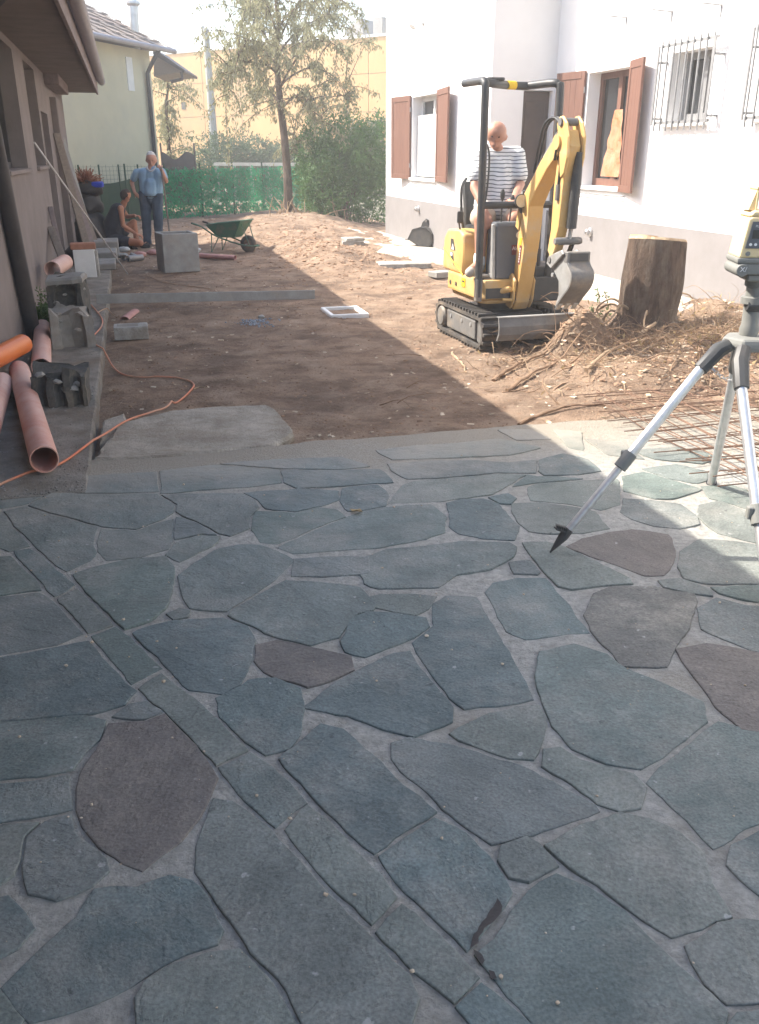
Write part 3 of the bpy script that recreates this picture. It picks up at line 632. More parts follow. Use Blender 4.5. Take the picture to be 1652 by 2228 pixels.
for _ in range(1500):
    v, u = random.uniform(-1.0, -.36), 4.42+4*random.random()**2; r = .002+.007*random.random()**3; lump(b, W(v, u, .028*min(1, (u-4.4)/.9)+.006), r, .6)
o = b.build('path_grit', 'concrete', weld=False); o['kind'] = 'stuff'; tag(o, 'loose grit and mortar crumbs on the concrete path', 'grit')
def slab(poly, z0, z1, name, m, parent=None, jit=.006):
    p = [Vector(q) for q in poly]
    if area(p) < 0: p = p[::-1]
    p = densify(p, .045); p = [q+Vector((noise.noise((q.x*9, q.y*9, 1)), noise.noise((q.x*9, q.y*9, 4))))*.02 for q in p]
    n = len(p); b = MB(); R = [(p, z0), (inset(p, -.004), z1-.02), (inset(p, .012), z1)]
    vs = [(q.x, q.y, z+noise.noise((q.x*6, q.y*6, z))*jit) for r, z in R for q in r]
    b.add(vs, [(i*n+j, i*n+(j+1) % n, (i+1)*n+(j+1) % n, (i+1)*n+j) for i in range(2) for j in range(n)] + [tuple(range(2*n, 3*n))])
    return b.build(name, m, parent)
t = thing('concrete_slab', 'broken pale concrete slab left between soil and slate paving', 'slab')
def gp(pts, z): return [(g.x, g.y) for g in (G(x, y, z) for x, y in pts)]
slab(gp([(205,997),(262,918),(330,903),(372,893),(480,884),(575,880),(600,888),(622,915),(640,942),(600,965),(420,985),(300,995)], .01), -.08, .010, 'slab_body', 'slab', t)
slab(gp([(222,912),(268,897),(275,912),(300,915),(255,945),(215,960)], .0), -.08, -.006, 'broken_corner', 'slab', t)
# ================================================================== BUILDINGS
def wall_sheet(name, m, parent, axis, plane, a0, a1, z0, z1, holes, depth, flip=1):
    """upright wall in the plane axis=plane (axis 'v' runs along u, axis 'u' runs along v), with reveals round the holes"""
    As = sorted({a0, a1, *[h[0] for h in holes], *[h[1] for h in holes]}); Zs = sorted({z0, z1, *[h[2] for h in holes], *[h[3] for h in holes]})
    def pt(a, z, d=0): return (plane+flip*d, a, z) if axis == 'v' else (a, plane+flip*d, z)
    b = MB()
    for i in range(len(As)-1):
        for j in range(len(Zs)-1):
            ca, cz = (As[i]+As[i+1])/2, (Zs[j]+Zs[j+1])/2
            if any(h[0] < ca < h[1] and h[2] < cz < h[3] for h in holes): continue
            b.add([pt(As[i], Zs[j]), pt(As[i+1], Zs[j]), pt(As[i+1], Zs[j+1]), pt(As[i], Zs[j+1])], [(0,1,2,3)])
    for h in holes:
        c = [(h[0], h[2]), (h[1], h[2]), (h[1], h[3]), (h[0], h[3])]
        for k in range(4): b.add([pt(*c[k]), pt(*c[(k+1) % 4]), pt(*c[(k+1) % 4], depth), pt(*c[k], depth)], [(0,1,2,3)])
    return b.build(name, m, parent, weld=False)
# ------------------------------------------------------------------ the low house on the left, whose eaves shade the yard
lh = thing('low_house', 'low tan plastered house with deep brown eaves along the concrete path', 'house', (0,0,0), YA)
wins = [(9.0, 10.95, 1.46, 2.62), (12.05, 13.45, 1.46, 2.62), (6.0, 7.9, 1.46, 2.62), (13.72, 14.85, .12, 2.14)]
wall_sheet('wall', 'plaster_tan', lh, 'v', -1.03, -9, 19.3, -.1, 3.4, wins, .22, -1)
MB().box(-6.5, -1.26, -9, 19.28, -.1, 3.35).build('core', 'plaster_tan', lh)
MB().add([(-1.03, 19.3, -.1), (-6.5, 19.3, -.1), (-6.5, 19.3, 3.4), (-1.03, 19.3, 3.4)], [(0,1,2,3)]).build('end_wall', 'plaster_tan', lh)
for u0, u1, z0, z1 in wins[:3]:
    w = MB().box(-1.248, -1.235, u0, u1, z0, z1).build('window', 'dark_glass', lh)
    f = MB()
    for a, c in ((u0, u0+.06), (u1-.06, u1), ((u0+u1)/2-.04, (u0+u1)/2+.04)): f.box(-1.234, -1.19, a, c, z0, z1)
    f.box(-1.232, -1.192, u0+.06, u1-.06, z1-.06, z1); f.box(-1.232, -1.192, u0+.06, u1-.06, z0, z0+.06)
    f.build('frame', 'downpipe', w)
    MB().box(-1.2, -.99, u0-.04, u1+.04, z0-.045, z0-.003).build('sill', 'plaster_tan', w, bevel=.006)
d = MB().box(-1.245, -1.2, 13.725, 14.845, .1, 2.135).build('door', 'door_brown', lh)
for z0, z1 in ((.2, .95), (1.05, 2.0)): MB().box(-1.2, -1.185, 13.86, 14.7, z0, z1).build('panel', 'door_brown', d, bevel=.01)
MB().tube([(-1.19, 13.82, 1.05), (-1.14, 13.82, 1.05), (-1.14, 13.94, 1.05)], .01).build('handle', 'iron_grey', d)
MB().box(-1.035, -.93, 15.75, 16.4, -.05, 2.42).build('pilaster', 'plaster_tan', lh, bevel=.01)
MB().box(-1.03, -.82, 15.1, 17.6, 2.55, 2.72).build('beam_end', 'wood_fascia', lh, bevel=.01)
# roof: flat soffit, fascia board, gutter, tiled slope
EV, EZ, U1 = -.36, 2.70, 19.6
MB().box(-1.05, EV-.035, -9, U1-.01, EZ, EZ+.03).build('soffit', 'soffit', lh)
rf = MB().prism([(EV-.02, EZ+.30), (EV+.03, EZ+.34), (-3.8, EZ+1.55), (-7.3, EZ+.34), (-7.3, EZ+.28), (-3.8, EZ+1.45), (EV-.02, EZ+.26)], 'y', -9.2, U1+.1).build('roof', 'tile', lh)
MB().box(EV-.035, EV, -9.1, U1, EZ-.03, EZ+.25).build('fascia', 'wood_fascia', rf, bevel=.004)
MB().prism([(EV-.03, EZ+.03), (-1.0, EZ+.03), (-3.8, EZ+1.44), (EV-.03, EZ+.25)], 'y', U1-.05, U1-.01).build('verge_board', 'wood_fascia', rf)
g = MB(); prof = [(EV+.005+.075+.075*math.cos(a), EZ+.21+.075*math.sin(a)) for a in [math.pi+math.pi*i/8 for i in range(9)]]
prof += [(EV+.005+.075+.068*math.cos(a), EZ+.215+.068*math.sin(a)) for a in [2*math.pi-math.pi*i/8 for i in range(9)]]
g.prism(prof, 'y', -9.1, U1+.04).build('gutter', 'gutter', rf, smooth=True)
for k in range(20):                     # the row of tiles that shows along the eaves
    MB().prism([(EV+.09, EZ+.345), (EV+.09, EZ+.365), (EV-.28, EZ+.5), (EV-.28, EZ+.47)], 'y', 12.2+k*.37, 12.2+k*.37+.355).build('eaves_tile', 'tile', rf)
dp = MB().tube([W(-.96, 8.55, .0), W(-.96, 7.6, 2.45), W(-.7, 7.5, 2.68), W(-.4, 7.45, 2.8)], .066, 12); dp.build('downpipe', 'downpipe', None, smooth=True)
o = bpy.data.objects['downpipe']; tag(o, 'thick dark rainwater pipe standing against the tan house wall', 'drainpipe')
# ------------------------------------------------------------------ the white house on the right
wh = thing('white_house', 'white plastered house with grey plinth and brown shutters', 'house', (0,0,0), YA)
VN, VF, US, UE, HT, PL = 6.5, 5.45, 13.62, 19.5, 6.3, .76
near_w = [(11.4, 12.55, 1.17, 2.66), (9.62, 10.42, 1.95, 2.72), (7.85, 8.65, 1.95, 2.72), (4.2, 5.4, 1.17, 2.66)]
far_w = [(16.1, 17.64, 1.17, 2.60)]
wall_sheet('wall', 'plaster_white', wh, 'v', VN, -2, US, PL, HT, near_w, .26)
wall_sheet('wall', 'plaster_white', wh, 'v', VF, US, UE, PL, HT, far_w, .26)
door_h = (5.98, 6.46, -.02, 2.5)
wall_sheet('wall', 'plaster_white', wh, 'u', US, VF, VN, -.1, HT, [door_h], .16)
b = MB(); b.add([(VF, UE, -.1), (VN+6, UE, -.1), (VN+6, UE, HT), (VF, UE, HT)], [(0,1,2,3)]); b.build('end_wall', 'plaster_white', wh)
MB().box(VN+.28, VN+6, -2, UE-.02, -.1, HT-.02).build('core', 'plaster_white', wh)
MB().box(VF+.28, VN+.27, US+.18, UE-.02, -.1, HT-.02).build('core', 'plaster_white', wh)
MB().box(VF-.006, VF+.05, 19.12, UE+.008, PL+.002, HT-.1).build('bare_corner', 'raw_corner', wh)
b = MB(); b.box(VN-.012, VN+.1, -2, US-.012, -.1, PL).box(VF-.012, VF+.1, US, UE+.01, -.1, PL); b.build('plinth', 'plinth', wh)
MB().prism([(VF-.75, HT+.02), (VF-.75, HT+.2), (VN+3, HT+1.8), (VN+6.6, HT+.2), (VN+6.6, HT+.02)], 'y', -2.5, UE+.6).build('roof', 'tile', wh)
def shutter(parent, u, v, width, z0, z1, ang, side):
    """hinged at (v,u); ang = opening away from the wall; side +1 swings towards larger u"""
    s = empty('shutter', (v, u, 0)); s.parent = parent
    s.rotation_euler = (0, 0, (rad(ang) if side > 0 else -rad(ang)) + (0 if side > 0 else 0))
    y0, y1 = (0, width) if side > 0 else (-width, 0); t = .035
    for a, c, d, e in ((y0, y0+.07, z0, z1), (y1-.07, y1, z0, z1), (y0+.07, y1-.07, z0, z0+.09), (y0+.07, y1-.07, z1-.1, z1)):
        MB().box(-t, 0, a, c, d, e).build('rail', 'shutter', s, bevel=.004)
    k = max(3, int((width-.14)/.11)); w = (width-.14)/k
    for i in range(k): MB().box(-t*.72, -t*.2, y0+.07+i*w+.001, y0+.07+(i+1)*w-.001, z0+.09, z1-.1).build('board', 'shutter', s, bevel=.002)
    for z in (z0+.25, z1-.25): MB().tube([(-.02, 0, z-.04), (-.02, 0, z+.04)], .014, 8).build('hinge', 'iron_grey', s)
    return s
def window(parent, u0, u1, z0, z1, v, frame='shutter', fill=None):
    w = MB().box(v+.235, v+.245, u0, u1, z0, z1).build('window', 'dark_glass', parent); f = MB()
    for a, c in ((u0, u0+.08), (u1-.08, u1), ((u0+u1)/2-.05, (u0+u1)/2+.05)): f.box(v+.19, v+.233, a, c, z0, z1)
    f.box(v+.192, v+.231, u0+.08, u1-.08, z1-.08, z1); f.box(v+.192, v+.231, u0+.08, u1-.08, z0, z0+.1)
    f.build('frame', frame, w); MB().box(v-.05, v+.24, u0-.03, u1+.03, z0-.05, z0-.002).build('sill', 'plaster_white', w, bevel=.006)
    return w
w = window(wh, 16.1, 17.64, 1.17, 2.60, VF, 'white_paint'); MB().box(VF+.1, VF+.108, 16.14, 17.6, 1.2, 2.28).build('blind', 'blind', w)
shutter(wh, 17.68, VF-.01, .78, 1.14, 2.64, 11, +1); shutter(wh, 16.06, VF-.01, .92, 1.14, 2.64, 7, -1)
w = window(wh, 11.4, 12.55, 1.17, 2.66, VN)
fb = MB(); vs = []                      # crumpled orange film hung in the near window
for i in range(15):
    for j in range(9):
        z = 1.30+.062*i; wd = .50-.28*(i/14)**1.2; u = 12.0-.1*(i/14) + wd*(j/8-.5); vs.append((VN+.16+noise.noise((u*9, z*6, 1))*.035, u, z))
fb.add(vs, [(i*9+j, i*9+j+1, (i+1)*9+j+1, (i+1)*9+j) for i in range(14) for j in range(8)]); fb.build('film', 'foil', w, smooth=True)
shutter(wh, 12.6, VN-.01, .62, 1.14, 2.70, 14, +1); shutter(wh, 11.36, VN-.01, .52, 1.12, 2.72, 12, -1)
shutter(wh, 5.44, VN-.01, .6, 1.14, 2.70, 12, +1); shutter(wh, 4.16, VN-.01, .6, 1.14, 2.70, 12, -1); window(wh, 4.2, 5.4, 1.17, 2.66, VN)
for u0 in (9.62, 7.85):
    w = window(wh, u0, u0+.80, 1.95, 2.72, VN, 'iron_grey'); u0 -= .16
    gr = empty('window_grille', (0,0,0)); gr.parent = wh; V0 = VN-.12
    for i in range(9):
        u = u0+.0+i*.13; MB().tube([(V0, u, 1.86), (V0, u, 2.83), (V0, u, 2.88)], [.0115, .0115, .002], 6).build('bar', 'iron_grey', gr)
    for z in (1.95, 2.79): MB().box(V0+.010, V0+.022, u0-.06, u0+1.08, z-.016, z+.016).build('rail', 'iron_grey', gr)
    MB().box(V0-.025, V0-.011, u0-.06, u0-.03, 1.93, 2.8).build('side_post', 'iron_grey', gr); MB().box(V0-.025, V0-.011, u0+1.06, u0+1.09, 1.93, 2.8).build('side_post', 'iron_grey', gr)
    for z in (2.0, 2.62):
        for u in (u0-.045, u0+1.075): MB().box(V0+.0, VN+.01, u-.012, u+.012, z-.012, z+.012).build('standoff', 'iron_grey', gr)
# the brown door in the step between the two blocks
dr = empty('door'); dr.parent = wh
MB().box(5.985, 6.455, US+.1, US+.14, 0, 2.49).build('leaf', 'door_brown', dr)
for z0, z1 in ((.15, 1.0), (1.12, 2.35)): MB().box(6.05, 6.39, US+.085, US+.1, z0, z1).build('panel', 'door_brown', dr, bevel=.01)
MB().tube([(6.03, US+.09, 1.06), (6.03, US+.04, 1.06), (6.12, US+.04, 1.06)], .01).build('handle', 'iron_grey', dr)
# small fittings screwed to the wall
def bracket(px, py, v, lab=None):
    q = ONV(px, py, v); b = MB(); b.beam((v, q.y, q.z), (v-.27, q.y, q.z+.012), .022, .012).box(v-.008, v+.004, q.y-.012, q.y+.012, q.z-.11, q.z+.01)  # the drop plate is put in for the rod's dark shadow line
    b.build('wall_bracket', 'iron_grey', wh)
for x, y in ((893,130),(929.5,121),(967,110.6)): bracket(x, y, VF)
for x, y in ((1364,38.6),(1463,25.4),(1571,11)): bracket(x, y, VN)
q = ONV(1480, 80, VN); 
q = ONV(922, 48, VF); sl = empty('spotlight', (VF, q.y, q.z)); sl.parent = wh
MB().lathe([(.05,0),(.055,.03),(.02,.035)], 12, (0,0,0), 'x').build('base', 'white_paint', sl, smooth=True); sl.children[0].scale = (-1,1,1)
MB().tube([(-.03,0,0),(-.12,0,.02)], .015).build('arm', 'white_paint', sl)
MB().tube([(-.1,.02,.06),(-.16,0,-.01),(-.22,-.02,-.09)], [.03,.055,.065], 14).build('head', 'white_paint', sl, smooth=True)
for x, y, v in ((912,455,VF-.012), (1285,505,VN-.012)):
    q = ONV(x, y, v); c = empty('vent_cap', (v, q.y, q.z)); c.parent = wh; c.scale = (-1,1,1)
    MB().lathe([(.065,0),(.065,.02),(.045,.03),(.045,.075),(.02,.09)], 16, (0,0,0), 'x').build('cover', 'metal_pale', c, smooth=True)
    MB().lathe([(.02,.091),(.02,.1)], 10, (0,0,0), 'x').build('knob', 'iron_grey', c)
for u, v in ((16.86, VF), (12.0, VN)):    # the rods under the sills
    MB().tube([(v-.005, u-.75, 1.06), (v-.05, u-.75, 1.06), (v-.05, u+.7, 1.07), (v-.005, u+.7, 1.07)], .009, 6).build('sill_rod', 'iron_grey', wh)
# pavement against the house, half covered by dust
b = MB(); vs = []; ul = [i*.1+6 for i in range(141)]
for u in ul:
    f = 5.35 if u < 13.0 else (4.35 if u > 14.5 else 5.35-(u-13)/1.5)
    w = 6.49 if u < US else 5.44
    f += noise.noise((u*.8, 3, 3))*.35 + noise.noise((u*3.5, 1, 6))*.10
    for k in range(9): v = f+(w-f)*k/8; vs.append(tuple(W(v, u, (-.09 if k == 0 else -.028)+noise.noise((v*2.5, u*2.5, 9))*.006 + max(0, gh(v, u, False)+.02) if k < 6 else -.024)))
b.add(vs, [(i*9+j, i*9+j+1, (i+1)*9+j+1, (i+1)*9+j) for i in range(len(ul)-1) for j in range(8)]); struct(b.build('pavement', 'pavement', smooth=True))
# ------------------------------------------------------------------ cream house behind the fence
D = Vector((.30, .954, 0)).normalized(); N = Vector((D.y, -D.x, 0)); C0 = PY(344, 330, 28.4); C0.z = 0
ch = thing('cream_house', 'pale cream house with hipped tile roof behind the green fence', 'house', (C0.x, C0.y, 0), math.atan2(D.x, -D.y)*0 + math.atan2(N.y, N.x))
# local X = out of the facade, local Y = along it to the far corner (0); facade runs to y = -9
EH = 4.35
MB().box(-7, 0, -9, 0, -.2, EH).build('wall', 'plaster_cream', ch)
ov = .5; e = [(-7-ov, -9-ov), (ov, -9-ov), (ov, ov), (-7-ov, ov)]; r1, r2 = (-3.5, -5.6), (-3.5, -3.4); zt = EH+2.5
b = MB(); b.add([(x, y, EH+.05) for x, y in e] + [(*r1, zt), (*r2, zt)], [(0,1,4),(1,2,5,4),(2,3,5),(3,0,4,5),(3,2,1,0)]); roof = b.build('roof', 'tile', ch)
for i in range(16):                     # rows of tiles along the two slopes that show
    t = i/16; t2 = (i+1)/16+.02
    def L(a, c, t): return Vector((a[0]+(c[0]-a[0])*t, a[1]+(c[1]-a[1])*t, EH+.05+(zt-EH-.05)*t))
    for (a0, c0), (a1, c1) in (((e[1], r1), (e[2], r2)),):
        p, q, r, s = L(a0, c0, t), L(a1, c1, t), L(a1, c1, t2), L(a0, c0, t2); up = Vector((0, 0, .05)); lo = Vector((0, 0, .015))
        k = max(6, int((q-p).length/.33)); b = MB()
        for j in range(k):
            f0, f1 = j/k, (j+.9)/k; bump = Vector((0, 0, .02*(j % 2)))
            A, B, Cc, Dd = p.lerp(q, f0)+up+bump, p.lerp(q, f1)+up+bump, s.lerp(r, f1)+lo+bump, s.lerp(r, f0)+lo+bump
            b.add([A, B, Cc, Dd, A-up, B-up], [(0,1,2,3), (0,4,5,1)])
        b.build('tile_row', 'tile', roof, weld=False)
MB().tube([(ov+.04, -9-ov, EH+.03), (ov+.04, ov+.04, EH+.03)], .07, 10).build('gutter', 'gutter', roof, smooth=True)
MB().tube([(ov+.04, -.35, EH), (ov*.6, -.35, EH-.3), (.09, -.35, EH-.6), (.09, -.35, 0)], .06, 10).build('downpipe', 'downpipe', ch, smooth=True)
MB().box(0, .03, -1.3, -1.0, EH-1.1, EH-.25).build('wall_vent', 'white_paint', ch)
q = ch.matrix_basis.inverted()
fl = MB(); pf = PY(291, 78, 28.0); pt_ = PY(290, 14, 28.0)
fl.tube([(pf.x, pf.y, pf.z-.9), pt_], .13, 14); fo = fl.build('flue', 'metal_pale', None, smooth=True); MB().lathe([(.13,0),(.2,.06),(.2,.12),(.05,.2)], 14, pt_).build('cowl', 'metal_pale', fo); tag(fo, 'tall round metal flue rising from the cream house roof', 'flue')
# lean-to roof at the corner of the cream house
lt = thing('lean_to_roof', 'dark lean-to roof jutting from the corner of the cream house', 'roof')
A, B = PY(333, 104, 29.5), PY(401, 152, 29.5); C, Dp = PY(333, 118, 29.5), PY(401, 158, 29.5); off = Vector((-.1, 2.6, 0))
b = MB(); vs = [A, B, Dp, C]; b.add(vs+[v+off for v in vs], [(0,1,2,3),(7,6,5,4),(0,4,5,1),(1,5,6,2),(2,6,7,3),(3,7,4,0)]); b.build('slope', 'downpipe', lt)
b = MB(); P0, P1 = PY(335, 166, 29.6), PY(383, 158, 29.6); b.add([C+Vector((0,.1,0)), Dp+Vector((0,.1,0)), P1, P0]+[w+off*.9 for w in (C, Dp, P1, P0)], [(0,1,2,3),(7,6,5,4),(0,4,5,1),(1,5,6,2),(2,6,7,3),(3,7,4,0)]); b.build('ceiling', 'wood_old', lt)
MB().tube([PY(395,156,29.6), PY(397,172,29.6), PY(372,178,29.6)], .05, 8).build('spout', 'downpipe', lt)
# ------------------------------------------------------------------ factory far behind
fa = thing('factory', 'long yellow panelled factory wall beyond the hedge and the trees', 'factory')
F0, F1 = PY(300, 330, 62), PY(900, 330, 50); F0.z = F1.z = 0; dr_ = (F1-F0); LEN = dr_.length; dr_.normalize(); nf = Vector((dr_.y, -dr_.x, 0)); H = 7.25
fa.location = F0; fa.rotation_euler = (0, 0, math.atan2(dr_.y, dr_.x))
MB().box(-12, LEN+25, .1, 14, -.2, H-.05).build('core', 'joint', fa)
xs = [-12+i*3.05 for i in range(int((LEN+36)/3.05)+1)]; zs = [-.1, 1.85, 3.7, 5.55, H]
for i in range(len(xs)-1):
    for j in range(4):
        MB().box(xs[i]+.02, xs[i+1]-.02, 0, .15, zs[j]+.015, zs[j+1]-.015).build('wall_panel', 'panel_yellow', fa)
MB().box(-12, LEN+25, -.06, .3, H, H+.12).build('coping', 'white_paint', fa)
def flocal(px, py, dy=0):
    n = fa.rotation_euler.z; d = ray(px, py); o = Vector((0,0,CAMH)); nn = Vector((-math.sin(n), math.cos(n), 0)); p0 = F0+nn*dy
    q = o + d*((p0-o).dot(nn)/d.dot(nn)) - F0; return Vector((q.x*math.cos(n)+q.y*math.sin(n), dy, q.z))
a, c = flocal(395, 222), flocal(405, 238); MB().box(a.x, c.x, -.03, .05, c.z, a.z).build('window', 'dark_glass', fa)
b0 = flocal(742, 78, 3); b = MB(); b.prism([(b0.x, H-.1), (flocal(795,40,3).x, H-.1), (flocal(785,40,3).x, flocal(785,40,3).z), (flocal(752,66,3).x, flocal(752,66,3).z)], 'y', 3, 6); b.build('skylight', 'iron_grey', fa)
a = flocal(812, 38, 3); c = flocal(832, 38, 3); MB().box(a.x, c.x, 3, 4.2, H-.1, a.z).build('vent_box', 'iron_grey', fa)
# ================================================================== FENCE, TREES, SHRUBS
FA, FB = G(352, 474, 0), G(690, 446, 0); FL = G(185, 488, 0)
fdir = (FB-FA).normalized(); fl_len = (FB-FA).length; fn = Vector((fdir.y, -fdir.x, 0))
fence = thing('garden_fence', 'green wire fence woven with plastic leaf screen at the back of the yard', 'fence')
FH = 1.25
def fpt(t, z, off=0): return FA + fdir*t + fn*off + Vector((0, 0, z))
for k in range(-1, 7):
    t = .25+k*1.42; MB().tube([fpt(t, -.1), fpt(t, FH+.12)], .024, 8).build('post', 'cloth_green', fence)
for z in (.12, .65, 1.2): MB().tube([fpt(-1.2, z), fpt(fl_len+1.5, z)], .006, 5).build('wire', 'cloth_green', fence)
items = []
for _ in range(15000):
    t = random.uniform(-.1, fl_len+1.3); z = random.uniform(.0, FH-.02 if random.random() < .9 else FH+.05)
    if noise.noise((t*5.5, z*5.5, 0)) > .38 and random.random() < .8: continue
    d = (fdir*random.gauss(0, .5)+Vector((0, 0, -1))*random.uniform(.2, 1)+fn*random.gauss(.2, .3)).normalized()
    items.append((fpt(t, z, random.uniform(-.02, .05)), d, (fn+rvec()*.7).normalized(), random.uniform(.06, .11), random.uniform(.03, .05)))
o = put('leaf_screen', leaf_mesh('leaf_screen', items, 'leaf_plastic'), fence); o['kind'] = 'stuff'
b = MB(); nw = int(fl_len/.1)
for i in range(nw+12): b.tube([fpt(-.1+i*.1, 0), fpt(-.1+i*.1, FH+.03)], .0028, 3, False)
for j in range(13): b.tube([fpt(-.1, j*.1), fpt(fl_len+1.1, j*.1)], .0028, 3, False)
o = b.build('wire_mesh', 'cloth_green', fence, weld=False); o['kind'] = 'stuff'
# dark shade cloth on the left stretch, sagging between posts
cl = thing('shade_cloth', 'dull green shade cloth sagging on wire fence before the cream house', 'cloth')
FL0 = G(120, 486, 0); d2 = (FA-FL0); L2 = d2.length; d2.normalize(); n2 = Vector((d2.y, -d2.x, 0)); b = MB(); vs = []; NX = 60
for i in range(NX+1):
    t = L2*i/NX; s = i/NX; top = .92 + .22*max(0, (s-.45)/.55)**1.6 + .03*math.sin(s*9)
    if s > .78: top = .92+.22*((.78-.45)/.55)**1.6 + .1*(s-.78)/.22
    for j in range(7): vs.append(FL0 + d2*t + n2*(.03*noise.noise((t*1.3, j*.5, 3))) + Vector((0, 0, -.05+(top+.05)*j/6)))
b.add(vs, [(i*7+j, (i+1)*7+j, (i+1)*7+j+1, i*7+j+1) for i in range(NX) for j in range(6)]); b.build('cloth', 'cloth_green', cl, smooth=True)
for k in range(6):
    p = FL0 + d2*(L2*(k+.45)/5.5); MB().tube([p+Vector((0,0,-.1)), p+Vector((0,0,1.35))], .022, 8).build('post', 'cloth_green', cl)
b = MB()
for i in range(int(L2/.1)): p = FL0+d2*(i*.1)+n2*.04; b.tube([p, p+Vector((0,0,1.3+.05*(i%2)))], .003, 3, False)
for j in range(7): b.tube([FL0+n2*.04+Vector((0,0,.7+j*.1)), FA+n2*.04+Vector((0,0,.7+j*.1))], .003, 3, False)
o = b.build('wire_mesh', 'cloth_green', cl, weld=False); o['kind'] = 'stuff'
# low rail and kerb wall of the road behind
A, B = PY(468, 357, 38), PY(700, 358, 36); b = MB(); b.beam((A.x, A.y, A.z), (B.x, B.y, B.z), .18, .12); rl = b.build('road_rail', 'concrete_grey'); tag(rl, 'low grey rail running behind the green leaf fence', 'rail')
for k in range(7):
    p = A.lerp(B, k/6.0+.02); MB().box(p.x-.06, p.x+.06, p.y-.06, p.y+.06, -.2, p.z).build('post', 'concrete_grey', rl)
wg = thing('dark_screen', 'dark low screened gate beside the cream house corner', 'gate')
a, c = PY(352, 345, 32), PY(424, 342, 33); a.z = c.z = 0; dd = (c-a).normalized(); b = MB()
NX = 16; vs = []
for i in range(NX+1):
    p = a+(c-a)*(i/NX); vs += [(p.x, p.y, -.1), (p.x, p.y, 1.55+.12*math.cos(i*.5))]
b.add(vs, [(2*i, 2*i+2, 2*i+3, 2*i+1) for i in range(NX)]); b.build('screen', 'downpipe', wg)
for s in (0, 1): p = a+(c-a)*s; MB().tube([(p.x, p.y, -.15), (p.x, p.y, 1.95)], .03, 8).build('post', 'downpipe', wg)

# ------------------------------------------------------------------ shrubs
def shrub(name, label, c, rx, ry, h, nleaf, lm, size, lobes=7, zbase=.0, sprigs=10, seed=1):
    R = random.Random(seed); t = thing(name, label, 'shrub', (c.x, c.y, zbase)); lob = []
    for k in range(lobes):
        a = R.uniform(0, 6.28); f = R.uniform(.15, .6); lob.append((Vector((rx*f*math.cos(a), ry*f*math.sin(a), h*R.uniform(.28, .72))), R.uniform(.4, .62)))
    lob.append((Vector((0, 0, h*.42)), .8)); items = []; st = random.getstate(); random.seed(seed)
    tw = MB()
    for k in range(14):
        l = R.choice(lob)[0]; q = l + Vector((R.uniform(-.3, .3)*rx, R.uniform(-.3, .3)*ry, .1*h))
        tw.tube(smooth_path([Vector((R.uniform(-.15, .15), R.uniform(-.15, .15), -.1)), q*.45+Vector((0, 0, .1)), q], 3), [.025-.0035*i for i in range(7)], 5)
    tw.build('stems', 'bark', t)
    while len(items) < nleaf:
        l, f = R.choice(lob); d = rvec(); rr = R.uniform(.55, 1.0)**.5
        if noise.noise(d*2.6+l*2) < -.18 and R.random() < .75: continue
        p = l + Vector((d.x*rx*f, d.y*ry*f, d.z*h*f*.72))*rr*(1+.28*noise.noise(d*3.1+l))
        if p.z < .03: continue
        dl = (d*.6+rvec()+Vector((0, 0, .25))).normalized(); items.append((p, dl, (d+rvec()*.8).normalized(), size*R.uniform(.7, 1.3), size*.45*R.uniform(.8, 1.2)))
    for k in range(sprigs):
        l, f = R.choice(lob); d = rvec(); d.z = abs(d.z)+.5; d.normalize(); p0 = l+Vector((d.x*rx*f, d.y*ry*f, d.z*h*f*.7))*.9
        for i in range(22): s = i/22*R.uniform(.3, .55)*h*.5; items.append((p0+d*s+rvec()*.03, (d*.4+rvec()).normalized(), rvec(), size*R.uniform(.6, 1), size*.4))
    random.setstate(st); put('foliage', leaf_mesh('foliage', items, lm), t); return t
shrub('bush', 'large dense green bush growing against the corner of the white house', W(5.35, 23.2), 1.3, 1.3, 2.5, 24000, 'leaf_dark', .095, 13, -.05, 26, 11)
shrub('bush', 'broad green shrub behind the fence beside the utility pole', PY(505, 350, 40), 2.6, 1.4, 2.45, 11000, 'leaf_hedge', .13, 9, -.15, 22, 5)
shrub('bush', 'green shrub behind the fence between bare tree and broad shrub', PY(590, 350, 41), 2.0, 1.3, 2.2, 8000, 'leaf_hedge', .13, 8, -.15, 16, 6)
shrub('bush', 'green shrub behind the fence, right of the bare trunk', PY(665, 350, 40), 1.9, 1.2, 2.5, 8000, 'leaf_hedge', .13, 8, -.15, 18, 8)
shrub('bush', 'tall light green shrub by the factory wall behind the big bush', PY(800, 350, 43), 2.2, 1.3, 3.4, 8000, 'leaf_hedge', .14, 9, -.15, 26, 9)
# ------------------------------------------------------------------ trees
def hang_leaves(path, n, spread, size, items, droop=1.0, R=random):
    for _ in range(n):
        s = R.random()**.8; i = min(int(s*(len(path)-1)), len(path)-2); p = path[i].lerp(path[i+1], s*(len(path)-1)-i) + rvec()*spread*R.random()
        d = (rvec()*.75+Vector((0, 0, -droop))).normalized(); items.append((p, d, rvec(), size*R.uniform(.6, 1.25), size*.36*R.uniform(.8, 1.2)))
TY = 23.9
def T3(px, py, dy=0): return PY(px, py, TY+dy)
tree = thing('slim_tree', 'slim tree with sparse drooping pale foliage standing before the fence', 'tree')
tr = smooth_path([T3(631,470), T3(628,440), T3(626,390), T3(621,320), T3(612,240), T3(605,170), T3(602,110), T3(606,50), T3(600,-20), T3(605,-120)], 4)
nb = len(tr); MB().tube(tr, [.17-.0*i if i < 2 else max(.03, .13-.1*i/nb) for i in range(nb)], 10).build('trunk', 'bark', tree, smooth=True)
